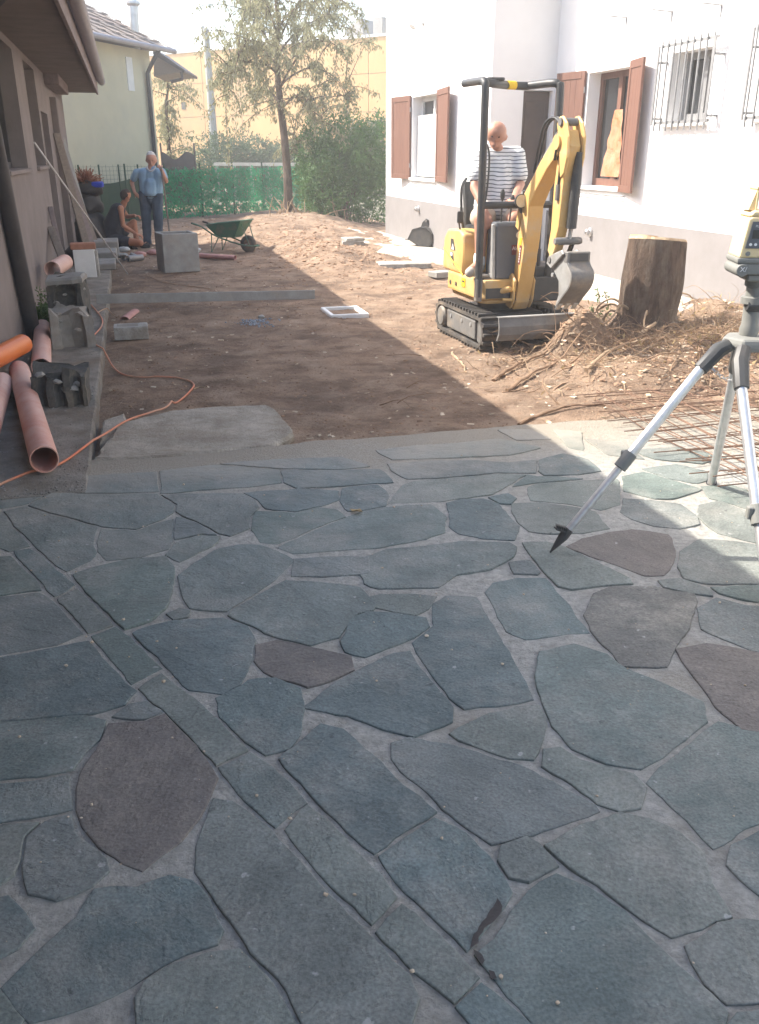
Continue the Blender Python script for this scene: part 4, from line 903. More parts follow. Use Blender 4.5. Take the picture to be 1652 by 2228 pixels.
BR = [[(604,165,0),(575,145,-.3),(540,138,-.6),(500,135,-.8),(470,148,-1),(452,185,-1.1),(440,230,-1.1)],
      [(500,136,-.8),(475,125,-.9),(455,140,-1),(435,175,-1)],
      [(605,190,0),(640,165,.4),(690,148,.8),(740,160,1),(775,190,1.1),(790,230,1.1)],
      [(603,120,0),(640,80,.5),(700,45,.9),(750,35,1.2),(790,55,1.3)],
      [(602,130,0),(565,80,.5),(530,40,.9),(505,10,1.1),(480,-10,1.3)],
      [(603,100,0),(590,50,-.5),(560,0,-.9),(540,-50,-1.2)],
      [(604,90,0),(640,30,-.5),(680,-20,-.9),(720,-60,-1.1)],
      [(612,240,0),(640,215,-.6),(680,205,-1),(705,225,-1.2),(720,270,-1.3)],
      [(610,230,0),(580,200,.6),(550,195,1),(525,220,1.2)],
      [(625,370,0),(640,330,.3),(665,300,.5),(690,290,.6)],
      [(607,190,0),(660,120,-.9),(715,90,-1.4),(760,100,-1.6),(790,125,-1.6)],
      [(606,150,0),(560,110,-1),(520,90,-1.5),(490,95,-1.7),(478,130,-1.7)],
      [(603,60,0),(650,20,1),(720,0,1.5),(770,0,1.7),(800,20,1.8)],
      [(603,80,0),(570,30,1.2),(520,10,1.8),(490,30,2)]]
items = []; limb = MB(); R = random.Random(21)
for br in BR:
    path = smooth_path([T3(612+(x-612)*(.70 if x < 612 else .82), y, d*.85) for x, y, d in br], 5); k = len(path); limb.tube(path, [max(.005, .026*(1-i/k)+.003) for i in range(k)], 6)
    hang_leaves(path[k//4:], 130, .32, .105, items, 1.0, R)
    for q in range(19):
        i = R.randint(k//4, k-1); p = path[i]; d = Vector((R.gauss(0, .8), R.gauss(0, .8), R.gauss(.2, .7))); l = R.uniform(.35, .95)
        tw = smooth_path([p, p+d*l*.5, p+d*l*.9+Vector((0, 0, -.12)), p+d*l*1.15+Vector((0, 0, -.45*l))], 3); limb.tube(tw, [.012]*3+[.008]*3+[.005]*(len(tw)-6), 4)
        hang_leaves(tw, 74, .15, .10, items, 1.1, R)
limb.build('branches', 'bark', tree, smooth=True)
put('crown', leaf_mesh('crown', items, 'leaf_pale'), tree)
ct = thing('corner_tree', 'loose light green tree beside the corner of the cream house', 'tree'); items = []; limb = MB(); R = random.Random(4)
base = PY(366, 345, 33); base.z = -.1
st_ = smooth_path([base, PY(366,300,33), PY(362,240,33), PY(366,180,33)], 4); limb.tube(st_, [.09-.004*i for i in range(len(st_))], 6)
for q in range(26):
    p = st_[R.randint(2, len(st_)-1)]; d = Vector((R.gauss(0, .8), R.gauss(0, .7), R.gauss(.1, .4))); l = R.uniform(.5, 1.15)
    tw = smooth_path([p, p+d*l*.6, p+d*l+Vector((0, 0, -.25))], 3); limb.tube(tw, [.02, .016, .012, .01, .008, .006, .005][:len(tw)], 4); hang_leaves(tw, 85, .25, .15, items, 1.0, R)
limb.build('trunk', 'bark', ct); put('crown', leaf_mesh('crown', items, 'leaf_pale'), ct)
# suckers and dry stalks at the foot of the slim tree
b = MB(); foot = T3(630, 462); R = random.Random(5)
for k in range(46):
    p = foot + Vector((R.gauss(.35, .45), R.gauss(-.6, .5), -.1)); d = Vector((R.gauss(0, .5), R.gauss(0, .4), R.uniform(.2, 1))); l = R.uniform(.25, .75)
    path = smooth_path([p, p+d*l*.5+rvec()*.06, p+d*l+rvec()*.12], 3); b.tube(path, [.018, .016, .014, .012, .01, .008, .006][:len(path)], 5)
o = b.build('dry_suckers', 'root_pale'); o['kind'] = 'stuff'; tag(o, 'tangle of bare pale suckers and stalks at the slim tree foot', 'stalks')
# utility pole
a, c = PY(470, 362, 44), PY(448, 62, 44); a.z = -.2; up = thing('utility_pole', 'pale round utility pole rising behind the shrubs', 'pole', a)
MB().tube([(0,0,0), ((c.x-a.x)*.5,0,(c.z+.2)/2), (c.x-a.x,0,c.z+.2)], [.22,.17,.13], 12).build('shaft', 'concrete_grey', up, smooth=True)
MB().tube([(c.x-a.x-.12,0,c.z-.2), (c.x-a.x-.12,0,c.z+.3)], .05, 8).build('insulator', 'iron_grey', up)
# overhead wires
# white van glimpsed beyond the fence: only its pale side shows
# ================================================================== MINI EXCAVATOR
EXA = rad(16.5); g = G(1052, 763, -.045); eX = Vector((math.cos(EXA), math.sin(EXA), 0)); eY = Vector((-math.sin(EXA), math.cos(EXA), 0))
EO = g + eX*.40 + eY*.52
ex = thing('mini_excavator', 'small yellow tracked excavator with black roll bar digging by the stump', 'excavator', EO, EXA)
def E(px, py, y=None, x=None):
    q = PP(px, py, EO+eY*y, eY) if y is not None else PP(px, py, EO+eX*x, eX)
    q = q-EO; return Vector((q.dot(eX), q.dot(eY), q.z))
# tracks
def stadium(y0, y1, z0, z1, n=10, gr=0):
    r = (z1-z0)/2+gr; zc = (z0+z1)/2; ya, yb = y0+(z1-z0)/2, y1-(z1-z0)/2
    return [(ya+r*math.cos(a), zc+r*math.sin(a)) for a in [math.pi/2+math.pi*i/n for i in range(n+1)]] + [(yb+r*math.cos(a), zc+r*math.sin(a)) for a in [-math.pi/2+math.pi*i/n for i in range(n+1)]]
lug = MB().box(-.088, .088, -.015, .015, -.004, .03).mesh('tread_lug', 'rubber', bevel=.004)
for sx in (-1, 1):
    tk = empty('track', (sx*.36, 0, 0)); tk.parent = ex
    o_, i_ = stadium(-.60, .62, .018, .295), stadium(-.60, .62, .018, .295, gr=-.03); n = len(o_); b = MB()
    vs = [(x, y, z) for x in (-.09, .09) for ring in (o_, i_) for y, z in ring]
    fs = [(j, (j+1) % n, n+(j+1) % n, n+j) for j in range(n)] + [(2*n+j, 3*n+j, 3*n+(j+1) % n, 2*n+(j+1) % n) for j in range(n)]
    fs += [(j, 2*n+j, 2*n+(j+1) % n, (j+1) % n) for j in range(n)] + [(n+j, n+(j+1) % n, 3*n+(j+1) % n, 3*n+j) for j in range(n)]
    b.add(vs, fs); b.build('belt', 'rubber', tk, smooth=True)
    per = []; P_ = [Vector((0, y, z)) for y, z in o_] ; tot = sum((P_[(i+1) % n]-P_[i]).length for i in range(n)); step = tot/38; acc = 0; nxt = 0
    for i in range(n):
        a, c = P_[i], P_[(i+1) % n]; l = (c-a).length
        while nxt < acc+l:
            p = a.lerp(c, (nxt-acc)/l); d = (c-a).normalized(); o = put('tread_lug', lug, tk); o.location = p; nx = Vector((0, -d.z, d.y))
            if nx.dot(p-Vector((0, p.y*.75, .157))) < 0: nx = -nx
            o.rotation_euler = Matrix((Vector((1,0,0)), nx.cross(Vector((1,0,0))), nx)).transposed().to_euler(); nxt += step
        acc += l
    MB().box(-.05, .05, -.42, .44, .07, .24).build('track_frame', 'steel_dusty', tk, bevel=.01)
    MB().box(sx*.05, sx*.082, -.40, .32, .075, .25).build('side_plate', 'steel_dusty', tk, bevel=.02, segs=2)
    MB().lathe([(.095,-.06),(.1,-.05),(.1,.075),(.085,.095),(.03,.097)] if sx > 0 else [(.03,-.097),(.085,-.095),(.1,-.075),(.1,.05),(.095,.06)], 20, (0,.47,.157), 'x').build('idler', 'steel_dusty', tk, smooth=True)
    MB().lathe([(.1,-.06),(.1,.06)], 20, (0,-.46,.157), 'x').build('sprocket', 'steel_dusty', tk, smooth=True)
    for y in (-.3, -.08, .2): MB().lathe([(.018,.082),(.018,.09)] if sx > 0 else [(.018,-.09),(.018,-.082)], 8, (0,y,.2), 'x').build('bolt', 'steel_bright', tk)
MB().box(-.26, .26, -.36, .36, .15, .3).build('undercarriage', 'black', ex, bevel=.02)
MB().lathe([(.24,.3),(.24,.39)], 24).build('slew_ring', 'steel_dusty', ex, smooth=True)
# dozer blade
bl = empty('blade'); bl.parent = ex; b = MB()
prof = [(-.83,.145),(-.865,.2),(-.87,.27),(-.845,.345),(-.825,.345),(-.845,.27),(-.84,.2),(-.808,.145)]
b.prism(prof, 'x', -.41, .43); b.build('plate', 'steel_dusty', bl); MB().box(-.41, .43, -.855, -.80, .345, .353).build('edge', 'steel_bright', bl)
for x in (-.2, .2): MB().prism([(-.82,.17),(-.82,.28),(-.3,.26),(-.3,.18)], 'x', x-.03, x+.03).build('arm', 'black', bl, bevel=.006)
# upper structure
dk = MB().prism([(-.36,-.40),(-.41,-.30),(-.41,.40),(-.33,.56),(.33,.56),(.41,.40),(.41,-.30),(.36,-.40)], 'z', .43, .60).build('deck', 'yellow', ex, bevel=.02, segs=2)
MB().prism([(-.33,-.36),(-.37,-.28),(-.37,.38),(-.3,.5),(.3,.5),(.37,.38),(.37,-.28),(.33,-.36)], 'z', .385, .43).build('deck_underside', 'yellow', ex, bevel=.015)
MB().box(-.35, .1, -.405, -.398, .44, .53).build('front_recess', 'black', ex)
MB().box(-.36, .3, -.34, .06, .60, .612).build('floor_mat', 'rubber', ex)
cv = MB().prism([(.06,.60),(.03,.80),(.06,.96),(.16,.995),(.46,.985),(.56,.90),(.585,.66),(.57,.60)], 'x', -.405, -.05).build('engine_cover', 'yellow', ex, bevel=.035, segs=3, smooth=True)
MB().prism([(.06,.60),(.05,.86),(.12,.92),(.46,.90),(.56,.84),(.58,.60)], 'x', -.049, .395).build('tank_cover', 'yellow', ex, bevel=.03, segs=3, smooth=True)
# emblem patch, louvres and stickers on the cover's side
b = MB(); b.prism([(.24,.80),(.30,.90),(.36,.90),(.36,.80)], 'x', -.409, -.4055); b.build('side_emblem', 'black', cv); MB().prism([(.265,.805),(.30,.86),(.335,.805)], 'x', -.412, -.4092).build('emblem_mark', 'white_paint', cv)
MB().prism([(.26,.66),(.30,.78),(.36,.78),(.36,.74)], 'x', -.409, -.4055).build('side_emblem', 'black', cv); MB().box(-.412, -.4092, .30, .35, .745, .775).build('emblem_mark', 'white_paint', cv)
MB().box(-.416, -.4105, -.05, .03, .50, .575).build('sticker', 'decal_yellow', ex); MB().box(-.418, -.4162, -.035, .015, .54, .556).build('sticker_mark', 'black', ex)
for y in (.18, .33): MB().lathe([(.02,-.415),(.02,-.411)], 12, (0,y,.5), 'x').build('bolt_cover', 'black', ex)
MB().tube(smooth_path([(-.407,.03,.60),(-.409,.12,.64),(-.409,.35,.72),(-.405,.55,.8)], 5), .006, 6).build('cover_seam', 'decal_yellow', cv)
# seat
st = empty('seat', (-.03, .3, .93)); st.parent = ex
MB().box(-.2, .22, -.22, .18, 0, .09).build('cushion', 'black', st, bevel=.03, segs=2, smooth=True); MB().prism([(.14,.03),(.2,.03),(.29,.46),(.22,.48),(.15,.2)], 'x', -.2, .2).build('backrest', 'black', st, bevel=.03, segs=2, smooth=True)
MB().tube(smooth_path([(-.24,.1,.05),(-.27,.08,.2),(-.27,.1,.42),(-.2,.16,.5)], 4), .014, 8).build('seat_rail', 'black', st)
# console, pedals, levers
cs = MB().prism([(-.36,.60),(-.31,1.05),(-.29,1.085),(-.13,1.085),(-.11,.60)], 'x', -.245, .02).build('console', 'panel_grey', ex, bevel=.02, segs=2)
MB().prism([(-.36,.60),(-.31,1.07),(-.27,1.07),(-.30,.60)], 'x', -.275, -.247).build('console_edge', 'steel_bright', cs, bevel=.006)
def decal(parent, txt, size, M4, m):
    cu = bpy.data.curves.new('lettering', 'FONT'); cu.body = txt; cu.size = size; cu.align_x = 'CENTER'; cu.align_y = 'CENTER'; cu.extrude = .0006
    o = bpy.data.objects.new('lettering', cu); COL.objects.link(o); dg = bpy.context.evaluated_depsgraph_get(); me = bpy.data.meshes.new_from_object(o.evaluated_get(dg))
    bpy.data.objects.remove(o); me.materials.clear(); me.materials.append(M[m]); q = put('lettering', me, parent); q.matrix_local = M4; return q
tilt = math.atan2(.05, .45)
def onpanel(z, x): return Matrix.Translation((x, -.36+(z-.6)*.111-.005, z)) @ Matrix.Rotation(math.pi/2-tilt, 4, 'X')
b = MB(); b.obox((-.04, -.36+.25*.111-.0035, .85), .1, .004, .085, Matrix.Rotation(-tilt, 3, 'X')); b.build('decal_plate', 'decal_red', cs); decal(cs, 'Alo', .045, onpanel(.862, -.055), 'white_paint')
MB().lathe([(.03,-.004),(.03,0)], 16, (-.02,-.36+.37*.111-.002,.975), 'y').build('round_sticker', 'white_paint', cs)
for k, z in enumerate((.77, .745, .72)): b = MB(); b.obox((-.03, -.36+(z-.6)*.111-.003, z), .018, .003, .018, Matrix.Rotation(-tilt, 3, 'X')); b.build('pictogram', 'white_paint', cs)
for x, y0, z1, lean in ((-.17,-.3,1.33,-.02), (-.07,-.25,1.28,.0), (.0,-.25,1.28,.02)):
    lv = MB().tube([(x,y0+.05,1.05),(x+lean,y0,z1)], .008, 8).build('lever', 'black', ex); MB().lathe([(.01,-.06),(.02,-.04),(.022,.0),(.012,.03)], 10, (x+lean,y0,z1)).build('knob', 'black', lv, smooth=True)
for x in (-.33, -.22): MB().box(x-.04, x+.04, -.33, -.2, .615, .64).build('pedal', 'steel_dusty', ex, bevel=.005)
MB().box(.12, .38, -.38, -.02, .60, .70).build('valve_cover', 'black', ex, bevel=.02)
MB().box(.10, .395, -.44, -.405, .40, .62).build('side_block', 'black', ex, bevel=.012)
# roll bar
fr = empty('roll_bar'); fr.parent = ex; TR = .033
MB().tube(smooth_path([(-.425,-.4,.46),(-.428,-.4,1.0),(-.432,-.4,1.6),(-.436,-.4,2.12),(-.434,-.37,2.19),(-.43,-.30,2.205),(-.4,-.05,2.215),(-.385,.2,2.22)], 5), TR, 12).build('left_post', 'black', fr, smooth=True)
MB().tube(smooth_path([(.255,-.4,.46),(.25,-.4,1.2),(.245,-.4,2.10),(.235,-.38,2.18),(.20,-.33,2.2),(.12,-.12,2.195),(.07,-.08,2.19),(-.1,-.12,2.19),(-.3,-.26,2.19),(-.42,-.3,2.2)], 5), TR, 12).build('right_post', 'black', fr, smooth=True)
MB().tube([(-.13,-.15,2.19),(-.05,-.125,2.19)], TR+.002, 12).build('warning_band', 'decal_yellow', fr)
MB().box(-.36, -.2, -.26, -.12, 2.215, 2.24).build('lamp_bracket', 'black', fr, bevel=.008)
MB().tube([(-.42,-.4,1.235),(.25,-.4,1.235)], .03, 10).build('cross_bar', 'black', fr); MB().box(-.41, .24, -.42, -.36, 1.205, 1.235).build('bar_plate', 'black', fr, bevel=.008)
MB().box(-.455, -.395, -.43, -.37, .42, .62).build('post_foot', 'steel_dusty', fr, bevel=.008)
MB().tube(smooth_path([(-.40,-.39,1.2),(-.375,-.39,1.4),(-.37,-.39,1.62),(-.395,-.39,1.72)], 4), .009, 6).build('hand_rail', 'black', fr)
MB().tube([(.2,-.3,1.2),(.2,-.3,.8)], .008, 6).build('belt', 'panel_grey', fr); MB().tube([(.2,-.3,.85),(.2,-.3,.68)], .018, 8).build('grip', 'panel_grey', fr)
# mirror bits and worklight
MB().tube(smooth_path([(-.38,.2,.99),(-.4,.18,1.06),(-.395,.16,1.12)], 3), .008, 6).build('mirror_stalk', 'black', ex); MB().box(-.43, -.37, .14, .17, 1.05, 1.16).build('mirror', 'black', ex, bevel=.01)
# boom
BX0, BX1 = -.07, .07
back = [(-.30,.36),(-.345,.48),(-.365,.69),(-.408,.985),(-.403,1.17),(-.445,1.30),(-.545,1.394),(-.747,1.587),(-.954,1.745),(-1.02,1.80),(-1.09,1.80)]
front = [(-1.12,1.73),(-1.06,1.66),(-1.009,1.626),(-.874,1.535),(-.688,1.358),(-.587,1.233),(-.585,1.18),(-.56,.96),(-.506,.706),(-.47,.55),(-.43,.40),(-.38,.33)]
bm_ = empty('boom'); bm_.parent = ex
MB().prism(back+front, 'x', BX0, BX1).build('boom_body', 'yellow', bm_, bevel=.01, segs=2)
MB().lathe([(.05,-.11),(.05,.11)], 16, (0,-.37,.42), 'x').build('pivot_pin', 'steel_dusty', bm_, smooth=True); MB().lathe([(.055,-.095),(.055,.095)], 16, (0,-1.05,1.73), 'x').build('pivot_pin', 'yellow', bm_, smooth=True)
for x in (-.1, .085): MB().prism([(-.30,.36),(-.33,.62),(-.40,.66),(-.48,.60),(-.46,.42),(-.40,.34)], 'x', x-.012, x+.012).build('cheek_plate', 'yellow', bm_, bevel=.01)
MB().box(BX0-.003, BX1+.003, -.435, -.428, .42, .5).build('base_recess', 'black', bm_)
MB().prism([(-.36,1.05),(-.39,1.2),(-.44,1.23),(-.46,1.16),(-.43,1.02)], 'x', BX0-.012, BX0).build('lug_plate', 'yellow', bm_, bevel=.01)
# stickers down the sunlit flank of the boom
for z0, z1, m in ((.74,.90,'decal_red'), (.905,.965,'decal_yellow')): MB().prism([(-.44-.02*(z0-.7)*5*0, z0),(-.48, z0),(-.50, z1),(-.46, z1)], 'x', BX0-.004, BX0-.001).build('sticker', m, bm_)
for k in range(6): MB().box(BX0-.006, BX0-.0042, -.468-.003*k, -.455-.003*k, .755+.022*k, .771+.022*k).build('sticker_mark', 'white_paint', bm_)
wl = MB().lathe([(.03,.07),(.055,.03),(.06,0)], 16, (-.10,-.50,1.27), 'y').build('work_lamp', 'black', bm_, smooth=True); MB().lathe([(.052,-.004),(.052,-.0005)], 16, (-.10,-.50,1.27), 'y').build('lamp_lens', 'lamp_glass', bm_)
MB().tube([(-.10,-.45,1.24),(-.07,-.45,1.17)], .012, 6).build('lamp_stalk', 'black', bm_)
MB().tube([(-.02,-.43,1.26),(-.02,-.72,1.62)], .028, 12).build('boom_cylinder', 'black', bm_, smooth=True)
MB().tube([(-.02,-.72,1.62),(-.02,-.93,1.80)], .014, 10).build('piston_rod', 'steel_bright', bm_, smooth=True)
for k, (x, r) in enumerate(((-.05,.011), (-.02,.011))):
    MB().tube(smooth_path([(x,-.60,1.50),(x,-.66,1.68),(x-.02,-.78,1.86),(x-.01,-.92,1.91),(x,-1.02,1.85),(x-.02,-1.03,1.72),(x-.02,-1.0,1.6)], 5), r, 8).build('hydraulic_hose', 'hose', bm_, smooth=True)
MB().tube(smooth_path([(-.2,-.38,.5),(-.14,-.42,.52),(-.09,-.41,.50)], 3), [.03]*4+[.026]*3, 10).build('swing_cylinder', 'yellow', bm_, smooth=True)
MB().tube([(-.2,-.43,.43),(-.1,-.44,.425)], .014, 8).build('swing_link', 'yellow', bm_)
# stick, cylinder and linkage
sk = empty('stick'); sk.parent = ex
MB().prism([(-1.04,1.80),(-1.0,1.60),(-.972,1.40),(-.972,1.07),(-.938,.90),(-.99,.86),(-1.03,.9),(-1.1,1.1),(-1.12,1.37),(-1.14,1.52),(-1.2,1.7),(-1.14,1.82)], 'x', -.045, .045).build('stick_body', 'yellow', sk, bevel=.008, segs=2)
pl = [(-1.0,1.86),(-1.03,1.915),(-1.09,1.92),(-1.16,1.87),(-1.21,1.77),(-1.215,1.62),(-1.18,1.50),(-1.12,1.46),(-1.1,1.52),(-1.07,1.68)]
for x in (-.062, .072): MB().prism(pl, 'x', x-.013, x+.013).build('crown_plate', 'yellow', sk, bevel=.01)
MB().lathe([(.03,-.09),(.03,.1)], 14, (0,-1.08,1.875), 'x').build('crown_pin', 'steel_dusty', sk, smooth=True)
MB().tube([(.05,-1.18,1.66),(.05,-1.16,1.44),(.05,-1.14,1.09)], [.03,.042,.042], 14).build('cylinder', 'black', sk, smooth=True)
MB().tube([(.05,-1.14,1.1),(.05,-1.12,.98)], .017, 10).build('piston_rod', 'steel_bright', sk, smooth=True)
MB().lathe([(.024,-.12),(.03,-.1),(.03,.1),(.024,.12)], 12, (.04,-1.12,.99), 'x').build('link_pin', 'steel_dusty', sk, smooth=True)
for x in (-.06, .09): MB().beam((x,-1.12,.99), (x,-1.03,.84), .02, .055).build('link_bar', 'yellow' if x < 0 else 'black', sk, bevel=.006)
MB().tube([(-.05,-1.06,1.42),(-.05,-1.06,1.3)], .022, 8).build('hose_union', 'steel_dusty', sk); MB().tube(smooth_path([(-.05,-1.06,1.42),(-.055,-1.08,1.6),(-.05,-1.05,1.75)], 4), .012, 8).build('hydraulic_hose', 'hose', sk)
# bucket
bk = empty('bucket'); bk.parent = ex; KS = .86; K0, K1 = -.06, .165
def EB(x, y): q = E(x, y, x=K0); return (q.y, q.z)
side = [EB(1191,569), EB(1230,547), EB(1238,578), EB(1247,604), EB(1241,635), EB(1222,662), EB(1207,684), EB(1203,686), EB(1213,655), EB(1213,620), EB(1198,589)]
MB().prism(side, 'x', K0, K0+.012).build('side_plate', 'steel_bright', bk, bevel=.004); MB().prism(side, 'x', K1-.012, K1).build('side_plate', 'steel_bright', bk, bevel=.004)
sp_ = smooth_path([Vector((0, *p)) for p in [EB(1231,549), EB(1238,578), EB(1248,604), EB(1242,635), EB(1223,662), EB(1209,682)]], 4); b = MB(); vs = []
for i, p in enumerate(sp_):
    for x in (K0-.004, K1+.004): vs += [(x, p.y, p.z)]
for i, p in enumerate(sp_):
    for x in (K0-.004, K1+.004): vs += [(x, p.y+.02, p.z+.004)]
n = len(sp_); m2 = 2*n
fs = [(2*i, 2*i+1, 2*i+3, 2*i+2) for i in range(n-1)] + [(m2+2*i, m2+2*i+2, m2+2*i+3, m2+2*i+1) for i in range(n-1)] + [(0, m2, m2+1, 1), (m2-2, m2-1, 2*m2-1, 2*m2-2)] + [(2*i, 2*i+2, m2+2*i+2, m2+2*i) for i in range(n-1)] + [(2*i+1, m2+2*i+1, m2+2*i+3, 2*i+3) for i in range(n-1)]
b.add(vs, fs); b.build('shell', 'steel_dusty', bk, smooth=True)
p = EB(1232,560); MB().box(K0-.006, K1+.006, p[0]-.045, p[0]+.03, p[1]-.05, p[1]+.05).build('head_bracket', 'steel_dusty', bk, bevel=.008); MB().box(K0+.02, K1-.02, p[0]-.052, p[0]-.046, p[1]-.035, p[1]+.035).build('bracket_recess', 'black', bk)
MB().prism([EB(1189,575), EB(1195,556), EB(1228,541), EB(1232,552), EB(1200,588)], 'x', K0-.03, K0-.008).build('hitch_plate', 'steel_bright', bk, bevel=.006); MB().prism([EB(1189,575), EB(1195,556), EB(1228,541), EB(1232,552), EB(1200,588)], 'x', K1-.1, K1-.08).build('hitch_plate', 'steel_bright', bk, bevel=.006)
MB().lathe([(.03,-.1),(.03,.22)], 12, (0, EB(1198,566)[0], EB(1198,566)[1]), 'x').build('hitch_pin', 'steel_dusty', bk)
te = EB(1206,686); d0 = Vector((0, *EB(1223,662))); d1 = Vector((0, *te))
for x in (K0+.03, (K0+K1)/2, K1-.03):
    a = d0.lerp(d1, .65); c = d1+(d1-d0)*.22; b = MB(); b.beam((x, a.y, a.z), (x, c.y, c.z), .05, .02); b.build('tooth', 'steel_bright', bk, bevel=.006)
MB().lathe([(.02,-.004),(.02,.012)], 10, (K0-.01, EB(1200,604)[0], EB(1200,604)[1]), 'x').build('lock_pin', 'steel_bright', bk)

hq = Vector((.04, EB(1205,560)[0], EB(1205,560)[1])); bk.location = hq*(1-KS); bk.scale = (KS, KS, KS)
# ================================================================== STUMP, ROOTS, REBAR, TRIPOD
sg = GUV(1428, 728, .0); sp0 = W(sg.x, sg.y+.2, -.04)
stump = thing('tree_stump', 'thick sawn tree stump with dark bark standing in the dug soil', 'stump', sp0)
b = MB(); n = 44; prof = []; HS = .90
for k in range(15):
    t = k/14; z = t*HS; r = .245+.025*math.sin(t*3.0) + (.10*max(0, .22-t)/.22); ring = []
    for j in range(n):
        a = 2*math.pi*j/n; rr = r*(1+.05*math.cos(2*a+.6)+.05*noise.noise((math.cos(a)*2.2, math.sin(a)*2.2, z*1.1))+.02*math.sin(a*15+3*noise.noise((math.cos(a), math.sin(a), z*2)))+.05*noise.noise((math.cos(a)*7, math.sin(a)*7, z*2.5)))
        if z < .2: rr *= 1+.30*(1-z/.2)*max(0, noise.noise((math.cos(a)*1.8, math.sin(a)*1.8, 7)))
        zz = z if k < 14 else HS-.012+.03*math.cos(a+2.2)
        ring.append((rr*math.cos(a)+.02*t, rr*math.sin(a), zz))
    prof += ring
b.add(prof, [(i*n+j, i*n+(j+1) % n, (i+1)*n+(j+1) % n, (i+1)*n+j) for i in range(14) for j in range(n)]); b.build('bark', 'bark', stump, smooth=True, sharp=60)
top = [Vector(v) for v in prof[14*n:]]; c = sum(top, Vector())/n; b = MB(); vs = []
for f, dz in ((1, .0), (.95, .022), (.5, .026), (0.02, .020)): vs += [c+(v-c)*f+Vector((0, 0, dz+(.018 if (v-c).x < -.02 and f < 1 and (v-c).y > 0 else 0))) for v in top]
b.add(vs, [(i*n+j, i*n+(j+1) % n, (i+1)*n+(j+1) % n, (i+1)*n+j) for i in range(3) for j in range(n)]+[tuple(range(3*n, 4*n))]); b.build('sawn_top', 'wood_cut', stump)
R = random.Random(12)
for k in range(7):
    a = R.uniform(2.6, 6.4); p = Vector((.235*math.cos(a), .235*math.sin(a), R.uniform(.1, .3))); d = Vector((math.cos(a), math.sin(a), 0))
    MB().tube(smooth_path([p, p+d*.12+Vector((0,0,.05)), p+d*.22+Vector((R.gauss(0,.06),R.gauss(0,.06),-.06)), p+d*.36+Vector((R.gauss(0,.1),R.gauss(0,.1),-.22))], 4), [.014-.0008*i for i in range(13)], 6).build('side_root', 'root_pale', stump)
# big loose roots lying on the heap, each one its own thing
def root(pts, r, lab, m='root', grp=None):
    q = []
    for x, y, dz in pts:
        g_ = GUV(x, y, .08); q.append(W(g_.x, g_.y, gh(g_.x, g_.y)+r*.6+dz))
    path = smooth_path(q, 5); path = [p+rvec()*.008 for p in path]; k = len(path)
    o = MB().tube(path, [max(.003, r*(1-.75*i/k)) for i in range(k)], 7).build('root', m, None, smooth=True); return tag(o, lab, 'root', grp)
root([(985,737,.0),(1005,755,.0),(1016,775,.0)], .014, 'thin bent pale root lying beside the excavator track', 'root_pale')
root([(1075,790,.0),(1110,775,.01),(1150,762,.01),(1190,757,.01),(1225,752,.0)], .018, 'stout brown root lying before the dozer blade')
root([(1105,815,.0),(1160,790,.01),(1215,770,.01),(1270,752,.0)], .015, 'long dark root crossing the heap before the dozer blade')
root([(1145,742,.02),(1185,728,.03),(1225,730,.03),(1262,745,.0)], .009, 'thin root arching over the soil on the dozer blade', 'root_pale')
root([(1390,740,.1),(1440,700,.12),(1480,672,.12),(1520,660,.06)], .018, 'pale root leaning from the heap against the stump', 'root_pale')
root([(1275,800,.03),(1330,770,.05),(1400,752,.06),(1470,745,.06),(1540,735,.04)], .016, 'long pale root lying across the heap below the stump', 'root_pale')
root([(1130,880,.0),(1200,858,.01),(1262,848,.01),(1330,845,.0)], .013, 'thin dark root at the edge of the heap towards the paving')
root([(1460,845,.02),(1530,800,.04),(1580,790,.04),(1640,800,.02)], .014, 'curved pale root on the heap behind the tripod', 'root_pale')
def tangle(name, label, nr, cv_, cu_, sv, su, m, lmin, lmax, seed, rmax=.009, up=.5):
    R = random.Random(seed); b = MB()
    for _ in range(nr):
        v, u = R.gauss(cv_, sv), R.gauss(cu_, su)
        if u < 5.0 or v > 6.35: continue
        p = W(v, u, gh(v, u)); a = R.uniform(0, 6.28); l = R.uniform(lmin, lmax); d = Vector((math.cos(a), math.sin(a), R.uniform(-.05, up)))
        pts = [p]; cur = p.copy()
        for k in range(4):
            d = (d+rvec()*.45+Vector((0, 0, -.12*k))).normalized(); cur = cur+d*l/4
            q = Vector((cur.x, cur.y, max(cur.z, gh(cur.x*cA+cur.y*sA, -cur.x*sA+cur.y*cA, False)-.01))); pts.append(q); cur = q
        r = R.uniform(.0018, rmax)*R.uniform(.5, 1); k = len(pts)*2-1; path = smooth_path(pts, 2); b.tube(path, [r*(1-.7*i/len(path)) for i in range(len(path))], 4, False)
    o = b.build(name, m, weld=False); o['kind'] = 'stuff'; return tag(o, label, 'roots')
tangle('root_tangle', 'tangle of brown roots torn up over the soil heap', 620, 4.5, 6.6, .75, .6, 'root', .15, .6, 31)
tangle('root_litter', 'fine pale roots and dry grass stalks round the stump', 1300, 5.1, 7.0, .55, .55, 'root_pale', .08, .38, 32, .005, .9)
tangle('root_litter', 'fine pale root ends strewn before the excavator blade', 520, 3.7, 6.3, .6, .42, 'root_pale', .08, .35, 33, .006, .3)
items = []
for _ in range(700):
    v, u = random.gauss(5.0, .7), random.gauss(6.7, .6)
    if u < 5 or v > 6.3: continue
    items.append((W(v, u, gh(v, u)+random.uniform(0, .05)), (rvec()+Vector((0,0,.3))).normalized(), rvec(), random.uniform(.03, .08), random.uniform(.015, .03)))
o = put('leaf_litter', leaf_mesh('leaf_litter', items, 'leaf_dry')); o['kind'] = 'stuff'; tag(o, 'dry curled leaves caught in the root heap', 'leaves')
